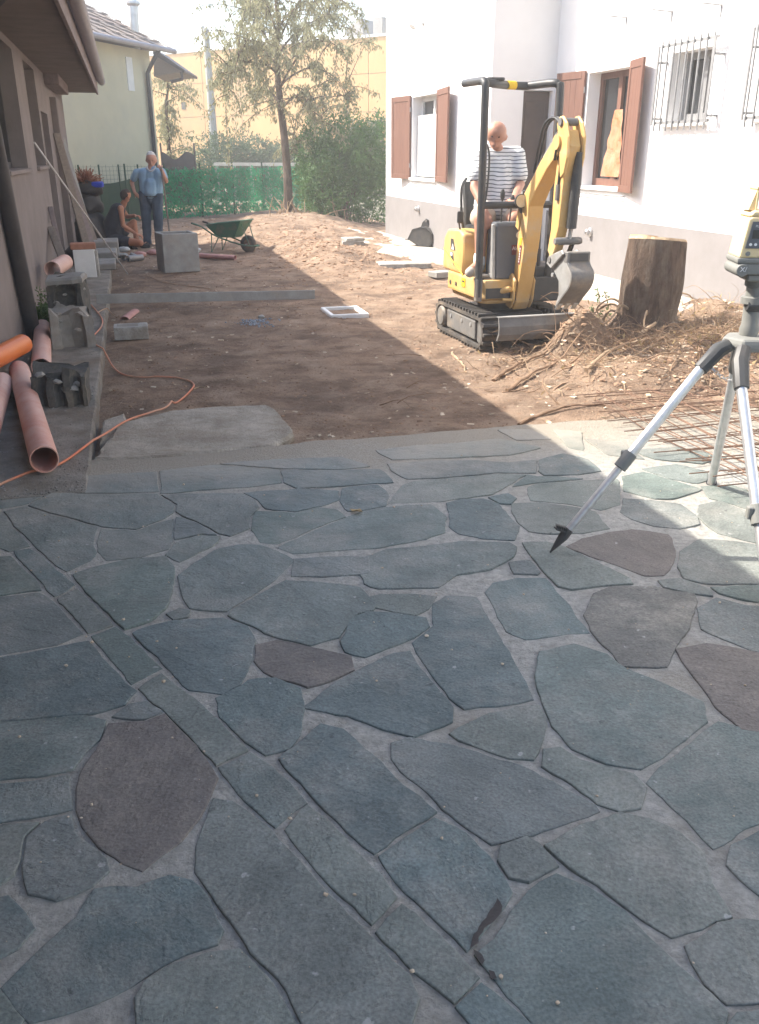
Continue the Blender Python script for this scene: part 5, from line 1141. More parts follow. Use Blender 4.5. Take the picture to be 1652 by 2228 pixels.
# a few living stalks between bucket and stump
for k, (x, y, ty) in enumerate(((1300,700,592),(1318,690,640),(1290,690,650))):
    g_ = GUV(x, y, .05); p = W(g_.x, g_.y, gh(g_.x, g_.y)-.01); hgt = .42-.11*k
    t = thing('weed_stalk', ['tall thin weed stalk rising between bucket and stump', 'short weed stalk close beside the stump bark', 'small weed stalk next to the bucket teeth'][k], 'weed', p)
    path = smooth_path([(0,0,0), (.02,0,hgt*.5), (-.02,.02,hgt)], 5); MB().tube(path, .004, 5).build('stem', 'root_pale', t)
    its = [(path[i]+rvec()*.01, (rvec()+Vector((0,0,.2))).normalized(), rvec(), .045, .018) for i in range(3, len(path)) for _ in range(5)]; put('leaves', leaf_mesh('leaves', its, 'leaf_weed'), t)
# ------------------------------------------------------------------ rusty reinforcing mesh on the paving
R = random.Random(9)
def remesh_sheet(label, v0, u0, nv, nu, z, rot, tilt):
    t = thing('rebar_mesh', label, 'rebar', W(v0, u0, .0), YA+rot, 'rusty reinforcing mesh sheets')
    Lv, Lu = nv*.2, nu*.2
    for i in range(nv+1):
        x = i*.2; pts = [(x+R.gauss(0,.006), -.1+(Lu+.2)*k/6, z+tilt*x+.012*math.sin(k*1.3+i)+max(0, R.gauss(0,.006))) for k in range(7)]
        MB().tube(pts, .0036, 6).build('bar', 'rust', t)
    for j in range(nu+1):
        y = j*.2; pts = [(-.14-abs(R.gauss(0,.05))+(Lv+.25)*k/6, y+R.gauss(0,.006), z+.009+tilt*(-.1+Lv*k/6)+.012*math.sin(k*1.1+j)+max(0, R.gauss(0,.006))) for k in range(7)]
        MB().tube(pts, .0036, 6).build('bar', 'rust', t)
    return t
remesh_sheet('lowest sheet of rusty reinforcing mesh lying flat on the paving', 2.98, 3.35, 11, 9, .018, .0, .0)
remesh_sheet('middle sheet of rusty reinforcing mesh, shifted sideways on the stack', 3.06, 3.42, 11, 9, .055, .03, .012)
remesh_sheet('top sheet of rusty reinforcing mesh, tilted up on the stack', 2.90, 3.52, 12, 8, .092, -.025, .02)
# ------------------------------------------------------------------ tripod with rotating laser level
HC = Vector((1.53, 3.62, .885)); tp = thing('tripod', 'silver surveying tripod with black fittings standing on the slate paving', 'tripod', (HC.x, HC.y, 0))
def loc(p): return Vector(p)-Vector((HC.x, HC.y, 0))
fA, fB, fC = G(1197, 1202, .004), G(1548, 1052, .0), G(1676, 1340, .0)
MB().lathe([(.06,.845),(.105,.85),(.11,.875),(.10,.90),(.05,.905)], 6).build('head_plate', 'laser_grey', tp, bevel=.006)
MB().lathe([(.035,.905),(.04,.93),(.034,.95),(.036,1.03),(.05,1.035),(.05,1.06),(.036,1.065),(.036,1.10),(.045,1.105),(.045,1.13)], 18).build('centre_column', 'laser_grey', tp, smooth=True)
MB().lathe([(.022,.0),(.03,.03),(.03,.05)], 10, (-.035,-.02,1.03), 'x').build('clamp_knob', 'black', tp).scale = (1, 1, 1)
for nme, foot, top_, mid, lab in (('A', fA, PY(1556, 765, 3.56), .52, 0), ('B', fB, PY(1606, 775, 3.74), 1.0, 1), ('C', fC, PY(1608, 800, 3.46), .60, 2)):
    lg = empty('leg'); lg.parent = tp; a, c = loc(top_), loc(foot); d = (c-a).normalized(); hinge = Vector((a.x*.62, a.y*.62, .868))
    MB().tube([hinge, a.lerp(hinge, .3), a+d*.09], [.03, .034, .03], 10).build('hinge', 'black', lg, smooth=True)
    joint = a.lerp(c, mid)
    MB().tube([a+d*.05, joint], .0215, 16).build('upper_tube', 'alu', lg, smooth=True)
    if mid < .95:
        MB().tube([joint-d*.03, joint+d*.05], .029, 12).build('clamp', 'laser_grey', lg, bevel=.003); b = MB(); side = d.cross(Vector((0,0,1))).normalized(); b.obox(joint+side*.03, .022, .03, .05); b.build('clamp_lever', 'laser_grey', lg, bevel=.004)
        MB().tube([joint+d*.04, c-d*.11], .0165, 14).build('lower_tube', 'alu', lg, smooth=True)
        MB().tube([c-d*.13, c-d*.09, c-d*.04, c], [.02, .022, .012, .003], 10).build('foot_spike', 'black', lg, smooth=True)
        out = Vector((d.x, d.y, 0)).normalized(); b = MB(); pp = c-d*.115
        b.beam(pp, pp+out*.055+Vector((0,0,.022)), .035, .006); 
        for k in range(6): b.beam(pp+out*(.01+.008*k)+Vector((0,0,.010+.003*k)), pp+out*(.01+.008*k)+Vector((0,0,.024+.003*k)), .03, .003)
        b.build('foot_step', 'black', lg)
    else:
        MB().tube([joint-d*.012, joint+d*.004], .027, 16).build('end_cap', 'black', lg, smooth=True)
# safety chain between the legs: small oval links
def chain(p, q, sag, n):
    for i in range(n):
        t0, t1 = i/n, (i+1)/n; f = lambda t: p.lerp(q, t)+Vector((0, 0, -sag*4*t*(1-t))); a, c = f(t0), f(t1); m = (a+c)/2; d = (c-a); l = d.length*.68; d.normalize()
        x = d.cross(Vector((0,0,1))).normalized() if i % 2 else d.cross(Vector((0,0,1))).cross(d).normalized()
        pts = [m+d*l*math.cos(k*math.pi/5)+x*.0075*math.sin(k*math.pi/5) for k in range(10)]; MB().tube(pts, .0018, 5, closed=True).build('chain_link', 'alu', tp)
chain(loc(PY(1545, 795, 3.54)), loc(PY(1612, 825, 3.46)), .025, 11)
# the laser level itself
LZ = 1.13; ls = thing('laser_level', 'cream rotating laser level with grey keypad on top of the tripod', 'laser level', (HC.x-.005, HC.y, LZ), rad(-6))
MB().box(-.055, .06, -.075, .06, 0, .028).build('mount', 'laser_grey', ls, bevel=.006)
MB().prism([(-.092,.028),(-.105,.045),(-.105,.062),(-.1,.07),(.1,.07),(.105,.062),(.105,.045),(.092,.028)], 'y', -.085, .085).build('foot_block', 'laser_grey', ls, bevel=.008, segs=2)
for x in (-.085, .085): MB().lathe([(.022,-.095),(.026,-.088),(.026,.08)], 14, (x,0,.045), 'y').build('corner_foot', 'laser_grey', ls, smooth=True)
MB().box(-.108, .108, -.09, .09, .07, .092).build('base_rim', 'laser_grey', ls, bevel=.008, segs=2)
MB().prism([(-.102,.092),(-.085,.235),(-.075,.245),(.075,.245),(.085,.235),(.102,.092)], 'y', -.085, .085).build('housing', 'laser_cream', ls, bevel=.008, segs=2)
MB().prism([(-.088,.245),(-.07,.268),(.07,.268),(.088,.245)], 'y', -.08, .08).build('shoulder', 'laser_cream', ls, bevel=.006)
kp = MB().prism([(-.086,.128),(-.071,.228),(.02,.228),(.02,.128)], 'y', -.0885, -.0845).build('keypad', 'panel_grey', ls)
MB().box(-.066, -.022, -.0905, -.0886, .165, .197).build('display', 'screen', kp)
for k in range(4): MB().lathe([(.0055,-.0908),(.0055,-.0886)], 12, (-.068+.019*k,0,.143), 'y').build('key', 'white_paint', kp)
for z in (.168, .188): MB().lathe([(.004,-.0908),(.004,-.0886)], 10, (-.006,0,z), 'y').build('key', 'white_paint', kp)
decal(kp, 'PLANTA', .0125, Matrix.Translation((-.036, -.0895, .211)) @ Matrix.Rotation(math.pi/2, 4, 'X'), 'white_paint')
MB().lathe([(.009,-.0885),(.009,-.0846)], 14, (-.072,0,.108), 'y').build('power_key', 'laser_grey', ls); MB().lathe([(.009,-.0885),(.009,-.0846)], 14, (-.016,0,.108), 'y').build('level_key', 'button_green', ls)
MB().box(.026, .098, -.0875, -.0842, .098, .232).build('handle_recess', 'laser_cream', ls, bevel=.002)
for x in (-.082, .03):
    decal(ls, 'X/', .026, Matrix.Translation((x, -.0965, .048)) @ Matrix.Rotation(math.pi/2, 4, 'X'), 'white_paint')
hd = MB(); hd.box(-.062, -.054, -.06, -.052, .268, .345).box(.054, .062, -.06, -.052, .268, .345).box(-.062, -.054, .052, .06, .268, .345).box(.054, .062, .052, .06, .268, .345).box(-.066, .066, -.064, .064, .345, .353); hd.build('lantern_cage', 'laser_cream', ls)
MB().prism([(-.085,.268),(-.06,.35),(-.054,.35),(-.062,.268)], 'y', -.05, .05).build('cage_cheek', 'laser_cream', ls); MB().lathe([(.028,.268),(.03,.30),(.022,.335)], 16).build('prism_head', 'blind', ls, smooth=True)
# ================================================================== PEOPLE
def capsules(segs, n=12):
    b = MB()
    for p, r, q, s in segs:
        p, q = Vector(p), Vector(q); d = q-p; l = d.length
        if l < 1e-5: b.ball(p, r, n, 8); continue
        d.normalize(); pts, rs = [], []
        for k in range(4): a = math.pi/2*(k+.15)/4; pts.append(p-d*r*math.cos(a)); rs.append(r*math.sin(a))
        pts.append(p); rs.append(r); pts.append(q); rs.append(s)
        for k in range(3, -1, -1): a = math.pi/2*(k+.15)/4; pts.append(q+d*s*math.cos(a)); rs.append(s*math.sin(a))
        b.tube(pts, rs, n)
    return b
def blob(name, segs, m, parent, voxel=.011, smooth=5, extra=None):
    b = capsules(segs)
    if extra: b.add(extra.v, extra.f)
    me = b.mesh('tmp', m, weld=False); o = put('tmp', me); md = o.modifiers.new('r', 'REMESH'); md.mode = 'VOXEL'; md.voxel_size = voxel
    sm = o.modifiers.new('s', 'SMOOTH'); sm.iterations = smooth; sm.factor = .5
    dg = bpy.context.evaluated_depsgraph_get(); me2 = bpy.data.meshes.new_from_object(o.evaluated_get(dg)); bpy.data.objects.remove(o)
    fold = .010 if m in ('polo', 'jeans', 'tank', 'shorts', 'striped') else 0
    if fold:
        for v in me2.vertices: v.co += v.normal*(noise.noise(v.co*11)*fold + noise.noise(Vector((v.co.x*20, v.co.y*20, v.co.z*7)))*fold*.6)
    me2.name = name; me2.materials.clear(); me2.materials.append(M[m]); me2.shade_smooth(); return put(name, me2, parent)
def head_segs(c, s, face, up):
    """skull, jaw, nose, ears, brow, neck root; c = centre of the head, s = head height"""
    face = Vector(face).normalized(); up = Vector(up).normalized(); side = face.cross(up).normalized(); up = side.cross(face)
    def P(f, u, d=0): return Vector(c)+face*f*s+up*u*s+side*d*s
    seg = [(P(-.06,.12), .36*s, P(.02,.14), .345*s), (P(.02,.02), .29*s, P(.05,-.16), .235*s), (P(.09,-.26), .15*s, P(.13,-.30), .12*s), (P(.0,.02,.08), .28*s, P(0,.02,-.08), .28*s),
           (P(.29,.02), .035*s, P(.335,-.08), .045*s), (P(.30,.09,.12), .045*s, P(.30,.09,-.12), .045*s), (P(.27,-.25,.05), .05*s, P(.27,-.25,-.05), .05*s),
           (P(-.02,.0,.36), .06*s, P(-.02,-.1,.355), .045*s), (P(-.02,.0,-.36), .06*s, P(-.02,-.1,-.355), .045*s)]
    eyes = [P(.305,.035,.12), P(.305,.035,-.12)]; return seg, eyes, P
def hand_segs(w, d, nrm, s=.18, curl=.5):
    """palm and five fingers from the wrist w along d; nrm = back of the hand"""
    d = Vector(d).normalized(); nrm = Vector(nrm); nrm = (nrm-d*nrm.dot(d)).normalized(); x = d.cross(nrm).normalized(); w = Vector(w); seg = []
    for k in (-1.5, -.5, .5, 1.5): seg.append((w+x*.012*k, .013, w+d*.085+x*.0175*k, .0115))
    for k, l in ((-1.5,.062), (-.5,.078), (.5,.083), (1.5,.074)):
        a = w+d*.09+x*.018*k; b_ = a+(d*math.cos(curl*.6)-nrm*math.sin(curl*.6))*l*.5; c = b_+(d*math.cos(curl*1.6)-nrm*math.sin(curl*1.6))*l*.5
        seg += [(a, .0098, b_, .0088), (b_, .0088, c, .0075)]
    a = w+d*.03+x*.026; b_ = a+(d*.6+x*.75-nrm*.2).normalized()*.045; c = b_+(d*.9+x*.3-nrm*.35).normalized()*.036
    return seg + [(a, .0125, b_, .0105), (b_, .0105, c, .0085)]
def add_eyes(eyes, r, parent):
    for e_ in eyes: MB().ball(e_, r, 8, 6).build('eye', 'eye', parent, smooth=True)
# ------------------------------------------------------------------ the standing man in the light blue polo shirt
mY = 17.9
def S(x, y, d=0): return PY(108.8+.1712*x, 326.4+.1712*y, mY+d)     # px of an enlarged view of the men
pm = thing('person', 'white haired man standing in light blue polo shirt and jeans, hand on hip', 'person')
hs, eyes, HP = head_segs(S(1290,130), .28, (.12,-1,-.22), (0,-.15,1))
sL, sR = S(1105,282), S(1425,275); eL, wL = S(1040,410,.05), S(1078,540,-.08); eR, wR = S(1478,395,-.08), S(1420,250,-.24)
body = hs + [(S(1285,215), .062, S(1282,265), .066), (sL, .062, sR, .062), (S(1200,320), .085, S(1200,540), .085), (S(1365,320), .085, S(1350,540), .085), (S(1285,320), .09, S(1280,540), .09),
     (sL, .056, eL, .043), (eL, .042, wL, .031), (sR, .056, eR, .043), (eR, .042, wR, .031),
     (S(1215,600), .10, S(1225,880,-.02), .062), (S(1225,880,-.02), .06, S(1240,1170), .045), (S(1350,600), .10, S(1375,880,-.04), .062), (S(1375,880,-.04), .06, S(1385,1120), .045),
     (S(1240,1185), .05, S(1215,1205,-.16), .04), (S(1390,1130), .05, S(1395,1150,-.16), .04)]
body += hand_segs(wL, S(1150,610,-.06)-wL, (-.2,-1,.2), curl=.35) + hand_segs(wR, S(1375,190,-.2)-wR, (.3,-1,.2), curl=1.1)
blob('body', body, 'skin', pm, .012)
add_eyes(eyes, .0085, pm)
blob('hair', [(HP(-.14,.2), .335*.28, HP(-.06,.28), .31*.28), (HP(-.2,.0), .27*.28, HP(-.2,.12), .3*.28), (HP(-.1,.1,.25), .13*.28, HP(-.12,.0,.28), .1*.28), (HP(-.1,.1,-.25), .13*.28, HP(-.12,.0,-.28), .1*.28)], 'hair_white', pm, .011)
shirt = [(S(1195,300), .108, S(1220,555), .115), (S(1380,300), .105, S(1362,555), .115), (S(1285,310), .11, S(1285,550,-.03), .13), (S(1285,430,-.06), .12, S(1285,530,-.07), .125), (sL, .07, sR, .07), (S(1250,240), .06, S(1320,240), .06),
         (sL, .07, sL.lerp(eL, .62), .068), (sR, .07, sR.lerp(eR, .55), .068)]
blob('polo_shirt', shirt, 'polo', pm, .012)
MB().tube(smooth_path([S(1235,215,-.08), S(1240,240,-.13), S(1282,270,-.16), S(1325,240,-.13), S(1340,205,-.08)], 4), .016, 8).build('collar', 'blind', pm, smooth=True)
tr_ = [(S(1200,570), .12, S(1212,620), .122), (S(1365,570), .12, S(1358,620), .122), (S(1280,580), .13, S(1280,640), .11), (S(1212,620), .118, S(1225,880,-.02), .095), (S(1225,880,-.02), .092, S(1242,1185), .08), (S(1358,620), .118, S(1375,880,-.04), .095), (S(1375,880,-.04), .092, S(1390,1135), .08)]
blob('jeans', tr_, 'jeans', pm, .012)
MB().tube([S(1205,590,-.11), S(1280,592,-.155), S(1365,590,-.11)], .012, 6).build('belt', 'shoe_dark', pm)
for a in ((1240,1195), (1390,1140)): blob('shoe', [(S(*a), .055, S(a[0]-10, a[1]+14, -.17), .045)], 'shoe_dark', pm, .012)
# the long handle he leans on
hp = MB().tube([S(1415,215,-.27), S(1462,560,-.26), S(1525,1110,-.22)], .016, 8).build('tool_handle', 'wood_old', None, smooth=True); tag(hp, 'long wooden tool handle held upright by the man in the polo shirt', 'handle')
q = S(1525,1112,-.22); MB().prism([(-.09,-.14),(-.1,.0),(-.03,.03),(.03,.03),(.1,.0),(.09,-.14),(0,-.2)], 'y', -.006, .006).build('shovel_blade', 'steel_dusty', hp).location = (q.x, q.y, q.z+.08)
# ------------------------------------------------------------------ the man squatting in the dark tank top
kY = 17.2
def Q(x, y, d=0): return PY(108.8+.1712*x, 326.4+.1712*y, kY+d)
pk = thing('person', 'man in dark tank top and shorts squatting with his back half turned', 'person')
hs, eyes, HP = head_segs(Q(968,590,.02), .24, (.62,.62,-.25), (.1,.1,1))
shN, shF = Q(900,745,-.12), Q(905,735,.26); hip = Q(800,1130,.0)
body = hs + [(Q(945,670,.04), .058, Q(910,735,.06), .064), (shN, .062, shF, .062), (Q(880,780,.06), .11, Q(800,1000,.05), .11), (Q(800,1000,.05), .11, hip, .12),
     (shN, .055, Q(930,960,-.16), .042), (Q(930,960,-.16), .041, Q(1095,1065,-.14), .030), (shF, .055, Q(985,850,.3), .042), (Q(985,850,.3), .041, Q(1075,830,.15), .030),
     (Q(830,1150,-.12), .10, Q(1150,1180,-.22), .062), (Q(1150,1180,-.22), .058, Q(1060,1225,-.02), .045), (Q(840,1130,.16), .10, Q(1065,920,.18), .064), (Q(1065,920,.18), .06, Q(1110,1190,.16), .045), (Q(1110,1195,.16), .05, Q(1190,1215,.1), .04), (Q(1050,1228,0), .045, Q(1000,1240,-.1), .04)]
body += hand_segs(Q(1095,1065,-.14), Vector((1,-.1,-.3)), (.2,-.5,1), curl=.8) + hand_segs(Q(1075,830,.15), Vector((1,-.4,-.1)), (.2,-.2,1), curl=.9)
blob('body', body, 'skin_tan', pk, .012); add_eyes(eyes, .0085, pk)
blob('hair', [(HP(-.14,.18), .335*.24, HP(-.02,.27), .31*.24), (HP(-.2,.0), .29*.24, HP(-.2,.12), .31*.24), (HP(-.22,-.12), .2*.24, HP(-.22,-.02), .24*.24), (HP(-.08,.08,.26), .13*.24, HP(-.08,.0,.28), .1*.24), (HP(-.08,.08,-.26), .13*.24, HP(-.08,.0,-.28), .1*.24)], 'hair_brown', pk, .011)
blob('tank_top', [(Q(865,770,-.02), .14, Q(800,960,.0), .17), (Q(865,770,.14), .14, Q(800,960,.1), .17), (Q(800,960,.05), .19, Q(785,1110,.04), .2), (Q(885,725,-.03), .062, Q(890,730,.18), .062)], 'tank', pk, .012)
blob('shorts', [(Q(800,1130,.03), .185, Q(800,1160,.03), .17), (Q(830,1150,-.12), .118, Q(985,1165,-.17), .095), (Q(840,1130,.16), .115, Q(950,1035,.17), .092)], 'tank', pk, .012)
for a in (Q(1170,1212,.1), Q(1010,1240,-.08)): blob('shoe', [(a, .05, a+Vector((.13,-.05,-.02)), .042)], 'shoe_dark', pk, .012)
seatb = MB(); p = Q(790,1200,.05); st0 = GUV(108.8+.1712*790, 326.4+.1712*1205, .0)
o = MB().box(-.2, .2, -.14, .14, 0, max(.08, p.z-.12+.04)).build('seat_block', 'concrete_dark', None, bevel=.012); o.location = (p.x, p.y, -.05); tag(o, 'low dark block under the squatting man', 'block')
# ------------------------------------------------------------------ the operator
def Z(x, y, d): 
    px, py = 897.6+.2931*x, 136+.2931*y
    q = PP(px, py, EO+eY*d, eY); return q
po = thing('person', 'bald man in striped white t-shirt and beige shorts driving the excavator', 'person')
F_ = eX*-.45 - eY*.85 + Vector((0,0,-.22))
hs, eyes, HP = head_segs(Z(622,545,.12), .255, F_, Vector((0,0,1))-eY*.2)
shL, shR = Z(512,705,.2), Z(770,690,.2); elL, wrL = Z(462,930,.08), Z(540,1110,-.14); elR, wrR = Z(800,905,.1), Z(755,1010,-.2)
body = hs + [(Z(625,640,.19), .062, Z(635,690,.22), .07), (shL, .062, shR, .062), (Z(585,760,.24), .09, Z(590,1020,.26), .09), (Z(695,760,.24), .09, Z(680,1020,.26), .09), (Z(640,760,.22), .09, Z(640,1010,.24), .09),
     (shL, .058, elL, .045), (elL, .044, wrL, .032), (shR, .058, elR, .045), (elR, .044, wrR, .032),
     (Z(560,1130,.2), .105, Z(510,1160,-.13), .068), (Z(512,1165,-.13), .066, Z(500,1480,-.1), .045), (Z(720,1130,.2), .105, Z(760,1160,-.13), .068), (Z(765,1165,-.05), .066, Z(770,1480,-.05), .045),
     (Z(495,1500,-.1), .05, Z(440,1540,-.26), .04), (Z(770,1500,-.05), .045, Z(775,1530,-.08), .04)]
body += hand_segs(wrL, Z(575,1185,-.2)-wrL, -eX*.5-eY, curl=.7) + hand_segs(wrR, Z(715,1045,-.32)-wrR, Vector((0,0,1)), curl=.8)
blob('body', body, 'skin', po, .011); blob('hair', [(HP(-.2,-.02), .30*.255, HP(-.22,.06), .29*.255), (HP(-.08,.02,.28), .09*.255, HP(-.14,-.06,.27), .1*.255), (HP(-.08,.02,-.28), .09*.255, HP(-.14,-.06,-.27), .1*.255)], 'skin_tan', po, .011); add_eyes(eyes, .0085, po)
shirt = [(Z(575,755,.24), .125, Z(575,1060,.25), .15), (Z(715,755,.24), .125, Z(700,1060,.25), .15), (Z(640,780,.2), .13, Z(640,1060,.15), .165), (Z(560,690,.21), .078, Z(745,685,.21), .078), (shL, .078, shR, .078), (shL, .084, shL.lerp(elL, .62), .085), (shR, .084, shR.lerp(elR, .68), .085)]
blob('t_shirt', shirt, 'striped', po, .011)
blob('shorts', [(Z(570,1090,.24), .135, Z(700,1090,.24), .135), (Z(560,1125,.2), .125, Z(505,1150,-.03), .098), (Z(720,1125,.2), .125, Z(755,1150,-.03), .098)], 'shorts', po, .011)
blob('shoe', [(Z(495,1515,-.1), .056, Z(425,1560,-.29), .046)], 'shoe', po, .011); blob('shoe', [(Z(770,1515,-.05), .05, Z(772,1540,-.08), .046)], 'shoe', po, .011)
blob('sock', [(Z(497,1440,-.1), .055, Z(497,1490,-.1), .057)], 'white_paint', po, .011)
# ================================================================== THINGS IN THE YARD
PZ = .028                                # top of the concrete path
# ------------------------------------------------------------------ wheelbarrow
wb0 = G(505, 545, -.03); wb = thing('wheelbarrow', 'dirty green wheelbarrow standing on the soil behind the concrete box', 'wheelbarrow', (wb0.x, wb0.y, gh(1.8,16.5)), rad(-18)); wb.scale = (.8, .8, .8)
def lerp(a, c, t): return a+(c-a)*t
tp_, bt_ = [(-.48,-.30),(.42,-.33),(.42,.33),(-.48,.30)], [(-.24,-.2),(.18,-.2),(.18,.2),(-.24,.2)]; zt_, zb_ = [.60,.70,.70,.60], .33
b = MB(); vs = [(x, y, z) for (x, y), z in zip(tp_, zt_)] + [(x, y, zb_) for x, y in bt_] + [(x*.97, y*.95, z-.004) for (x, y), z in zip(tp_, zt_)] + [(x*.95, y*.95, zb_+.012) for x, y in bt_]
fs = [(i, (i+1) % 4, 4+(i+1) % 4, 4+i) for i in range(4)] + [(4,5,6,7)] + [(8+i, 12+i, 12+(i+1) % 4, 8+(i+1) % 4) for i in range(4)] + [(12,15,14,13)] + [(i, 8+i, 8+(i+1) % 4, (i+1) % 4) for i in range(4)]
b.add(vs, fs).build('tray', 'green_tray', wb, bevel=.008)
rim = smooth_path([Vector((x, y, z)) for (x, y), z in zip(tp_, zt_)], 1, True); MB().tube(rim, .012, 6, closed=True).build('rim', 'green_tray', wb)
hb_ = smooth_path([(-.82,-.27,.62),(-.6,-.27,.56),(-.3,-.24,.38),(.1,-.2,.24),(.42,-.17,.17),(.62,-.1,.16),(.68,0,.16),(.62,.1,.16),(.42,.17,.17),(.1,.2,.24),(-.3,.24,.38),(-.6,.27,.56),(-.82,.27,.62)], 4)
MB().tube(hb_, .017, 8).build('frame_tube', 'green_tray', wb, smooth=True)
for y in (-.24, .24):
    MB().tube([(-.36,y,.42),(-.38,y*1.1,0.0),(-.20,y*.95,.33)], .014, 6).build('leg', 'green_tray', wb); MB().tube([(-.84,y*1.1,.627),(-.70,y*1.1,.59)], .022, 8).build('grip', 'hose', wb)
    MB().tube([(.36,y*.8,.66),(.52,y*.62,.17)], .011, 6).build('strut', 'green_tray', wb)
wheel = MB(); wheel.lathe([(.10,-.04),(.16,-.045),(.185,-.025),(.19,0),(.185,.025),(.16,.045),(.10,.04)], 22, (.42,0,.19), 'y', False).build('tyre', 'rubber', wb, smooth=True)
MB().lathe([(.02,-.05),(.10,-.035),(.105,0),(.10,.035),(.02,.05)], 18, (.42,0,.19), 'y').build('wheel_disc', 'rust', wb, smooth=True); MB().tube([(.42,-.17,.19),(.42,.17,.19)], .01, 6).build('axle', 'steel_dusty', wb)
# ------------------------------------------------------------------ square concrete chamber
def open_box(name, label, cat, loc, rz, sx, sy, h, t, m, floor=True):
    o = thing(name, label, cat, loc, rz); b = MB()
    q = lambda a, c, z: [(-a, -c, z), (a, -c, z), (a, c, z), (-a, c, z)]
    vs = q(sx/2, sy/2, 0)+q(sx/2, sy/2, h)+q(sx/2-t, sy/2-t, h)+q(sx/2-t, sy/2-t, .04)
    fs = [(0,3,2,1)] + [(i, (i+1) % 4, 4+(i+1) % 4, 4+i) for i in range(4)] + [(4+i, 4+(i+1) % 4, 8+(i+1) % 4, 8+i) for i in range(4)] + [(8+i, 8+(i+1) % 4, 12+(i+1) % 4, 12+i) for i in range(4)] + [(12,13,14,15)]
    b.add(vs, fs).build('shell', m, o, bevel=.012, segs=2); return o
c0 = G(383, 592, -.05); open_box('concrete_chamber', 'square grey concrete drainage box standing open on the soil', 'concrete box', (c0.x-.02, c0.y+.3, -.06), rad(25), .54, .54, .56, .055, 'concrete_grey')
q0 = (G(700,667,-.02)+G(805,683,-.02)+G(772,664,-.02)+G(722,686,-.02))/4; open_box('drain_box', 'white rimmed concrete frame of a drain sunk in the soil', 'drain', (q0.x, q0.y, -.39), YA, .43, .56, .37, .045, 'white_paint')
# ------------------------------------------------------------------ long grey straightedge bridging the soil
a, c = W(-.46, 10.36, .10), W(2.03, 10.42, .0); a.z, c.z = .055, .0
b = MB(); d = (c-a).normalized(); b.beam(a+Vector((0,0,.05)), c+Vector((0,0,.05)), .022, .105); o = b.build('straightedge', 'concrete_grey', None, bevel=.003); tag(o, 'long grey metal straightedge lying across the soil', 'straightedge')
# ------------------------------------------------------------------ concrete hollow block on the soil
hb0 = G(282, 738, -.055); h = thing('hollow_block', 'pale concrete block lying on the soil by the path', 'block', (hb0.x, hb0.y+.09, -.06), YA); b = MB()
b.box(-.16, .16, -.11, .11, 0, .125).build('block_body', 'concrete_pale', h, bevel=.006); MB().box(-.13, .07, -.07, .07, .125, .127).build('face', 'concrete', h); MB().box(.085, .155, -.1, .1, .1252, .128).build('end_web', 'concrete_pale', h)
# ------------------------------------------------------------------ pipes
def pipe(label, p, q, r, m, t=.006):
    o = MB().pipe(p, q, r, t).build('drain_pipe', m, None, smooth=True); return tag(o, label, 'pipe', 'plastic drain pipes by the wall')
def GZ(x, y, z): return G(x, y, z)
r = .074; pipe('dusty pink plastic pipe nearest the slate paving, open end over the cord', GZ(97, 1000, PZ+r), GZ(42, 806, PZ+r), r, 'pvc_dusty')
pipe('dusty pink plastic pipe lying behind the broken block, open end forward', GZ(90, 800, PZ+r), GZ(93, 712, PZ+r), r, 'pvc_dusty')
p1 = GZ(50, 748, PZ+.22); p2 = GZ(-30, 790, PZ+.215); pipe('clean bright orange pipe resting on top of the other pipes', p1, p2, r, 'pvc_orange')
pipe('dusty pink pipe half hidden against the house wall', GZ(4, 832, PZ+r), GZ(-36, 960, PZ+r), r, 'pvc_dusty')
p1 = GZ(94, 607, .42); p2 = GZ(128, 588, .42); p1 = W(-.86, 10.15, .46); p2 = W(-.76, 10.75, .47); pipe('short pink pipe piece lying on the broken blocks', p1, p2, .085, 'pvc_dusty')
# ------------------------------------------------------------------ broken masonry
def rubble(name, label, loc, rz, w, d, hgt, grooves, m='concrete_dark', seed=1, tilt=0.0):
    R = random.Random(seed); o = thing(name, label, 'rubble', loc, rz); o.rotation_euler = (tilt, 0, rz); n = 14
    prof = [(-w/2, d/2), (-w/2, -d/2)]
    for k in range(grooves):
        x0 = -w/2+w*(k+.2)/grooves; x1 = -w/2+w*(k+.8)/grooves; dp = d*R.uniform(.2, .34)
        prof += [(x0, -d/2), (x0+.015, -d/2+dp*.8), ((x0+x1)/2, -d/2+dp), (x1-.015, -d/2+dp*.8), (x1, -d/2)]
    prof += [(w/2, -d/2), (w/2, d/2)]; pts = [Vector(p) for p in prof]
    if area(pts) < 0: pts = pts[::-1]
    pts = densify(pts, .03); b = MB(); L = 6; k = len(pts); vs = []
    for i in range(L+1):
        for p in pts:
            z = hgt*i/L; q = Vector((p.x, p.y, z)); q += noise.noise_vector(q*6+Vector((seed, 0, 0)))*.022+noise.noise_vector(q*22+Vector((seed, 0, 0)))*.008
            if i == L: q.z += noise.noise((p.x*9, p.y*9, seed))*.09*hgt/.2
            if i == 0: q.z = 0
            vs.append(q)
    b.add(vs, [(i*k+j, i*k+(j+1) % k, (i+1)*k+(j+1) % k, (i+1)*k+j) for i in range(L) for j in range(k)] + [tuple(range(k))[::-1], tuple(range(L*k, (L+1)*k))]); b.build('broken_body', m, o)
    for q in range(6):
        x = R.uniform(-w/2, w/2); bb = MB(); lump(bb, Vector((x, -d/2*R.uniform(.2, 1), hgt*R.uniform(.5, 1.02))), R.uniform(.02, .045), .6); bb.build('mortar_lump', 'concrete', o)
    return o
rubble('broken_block', 'broken dark hollow block lying by the near pink pipe', W(-.56, 6.12, PZ-.005), YA-.05, .34, .22, .24, 3, seed=3)
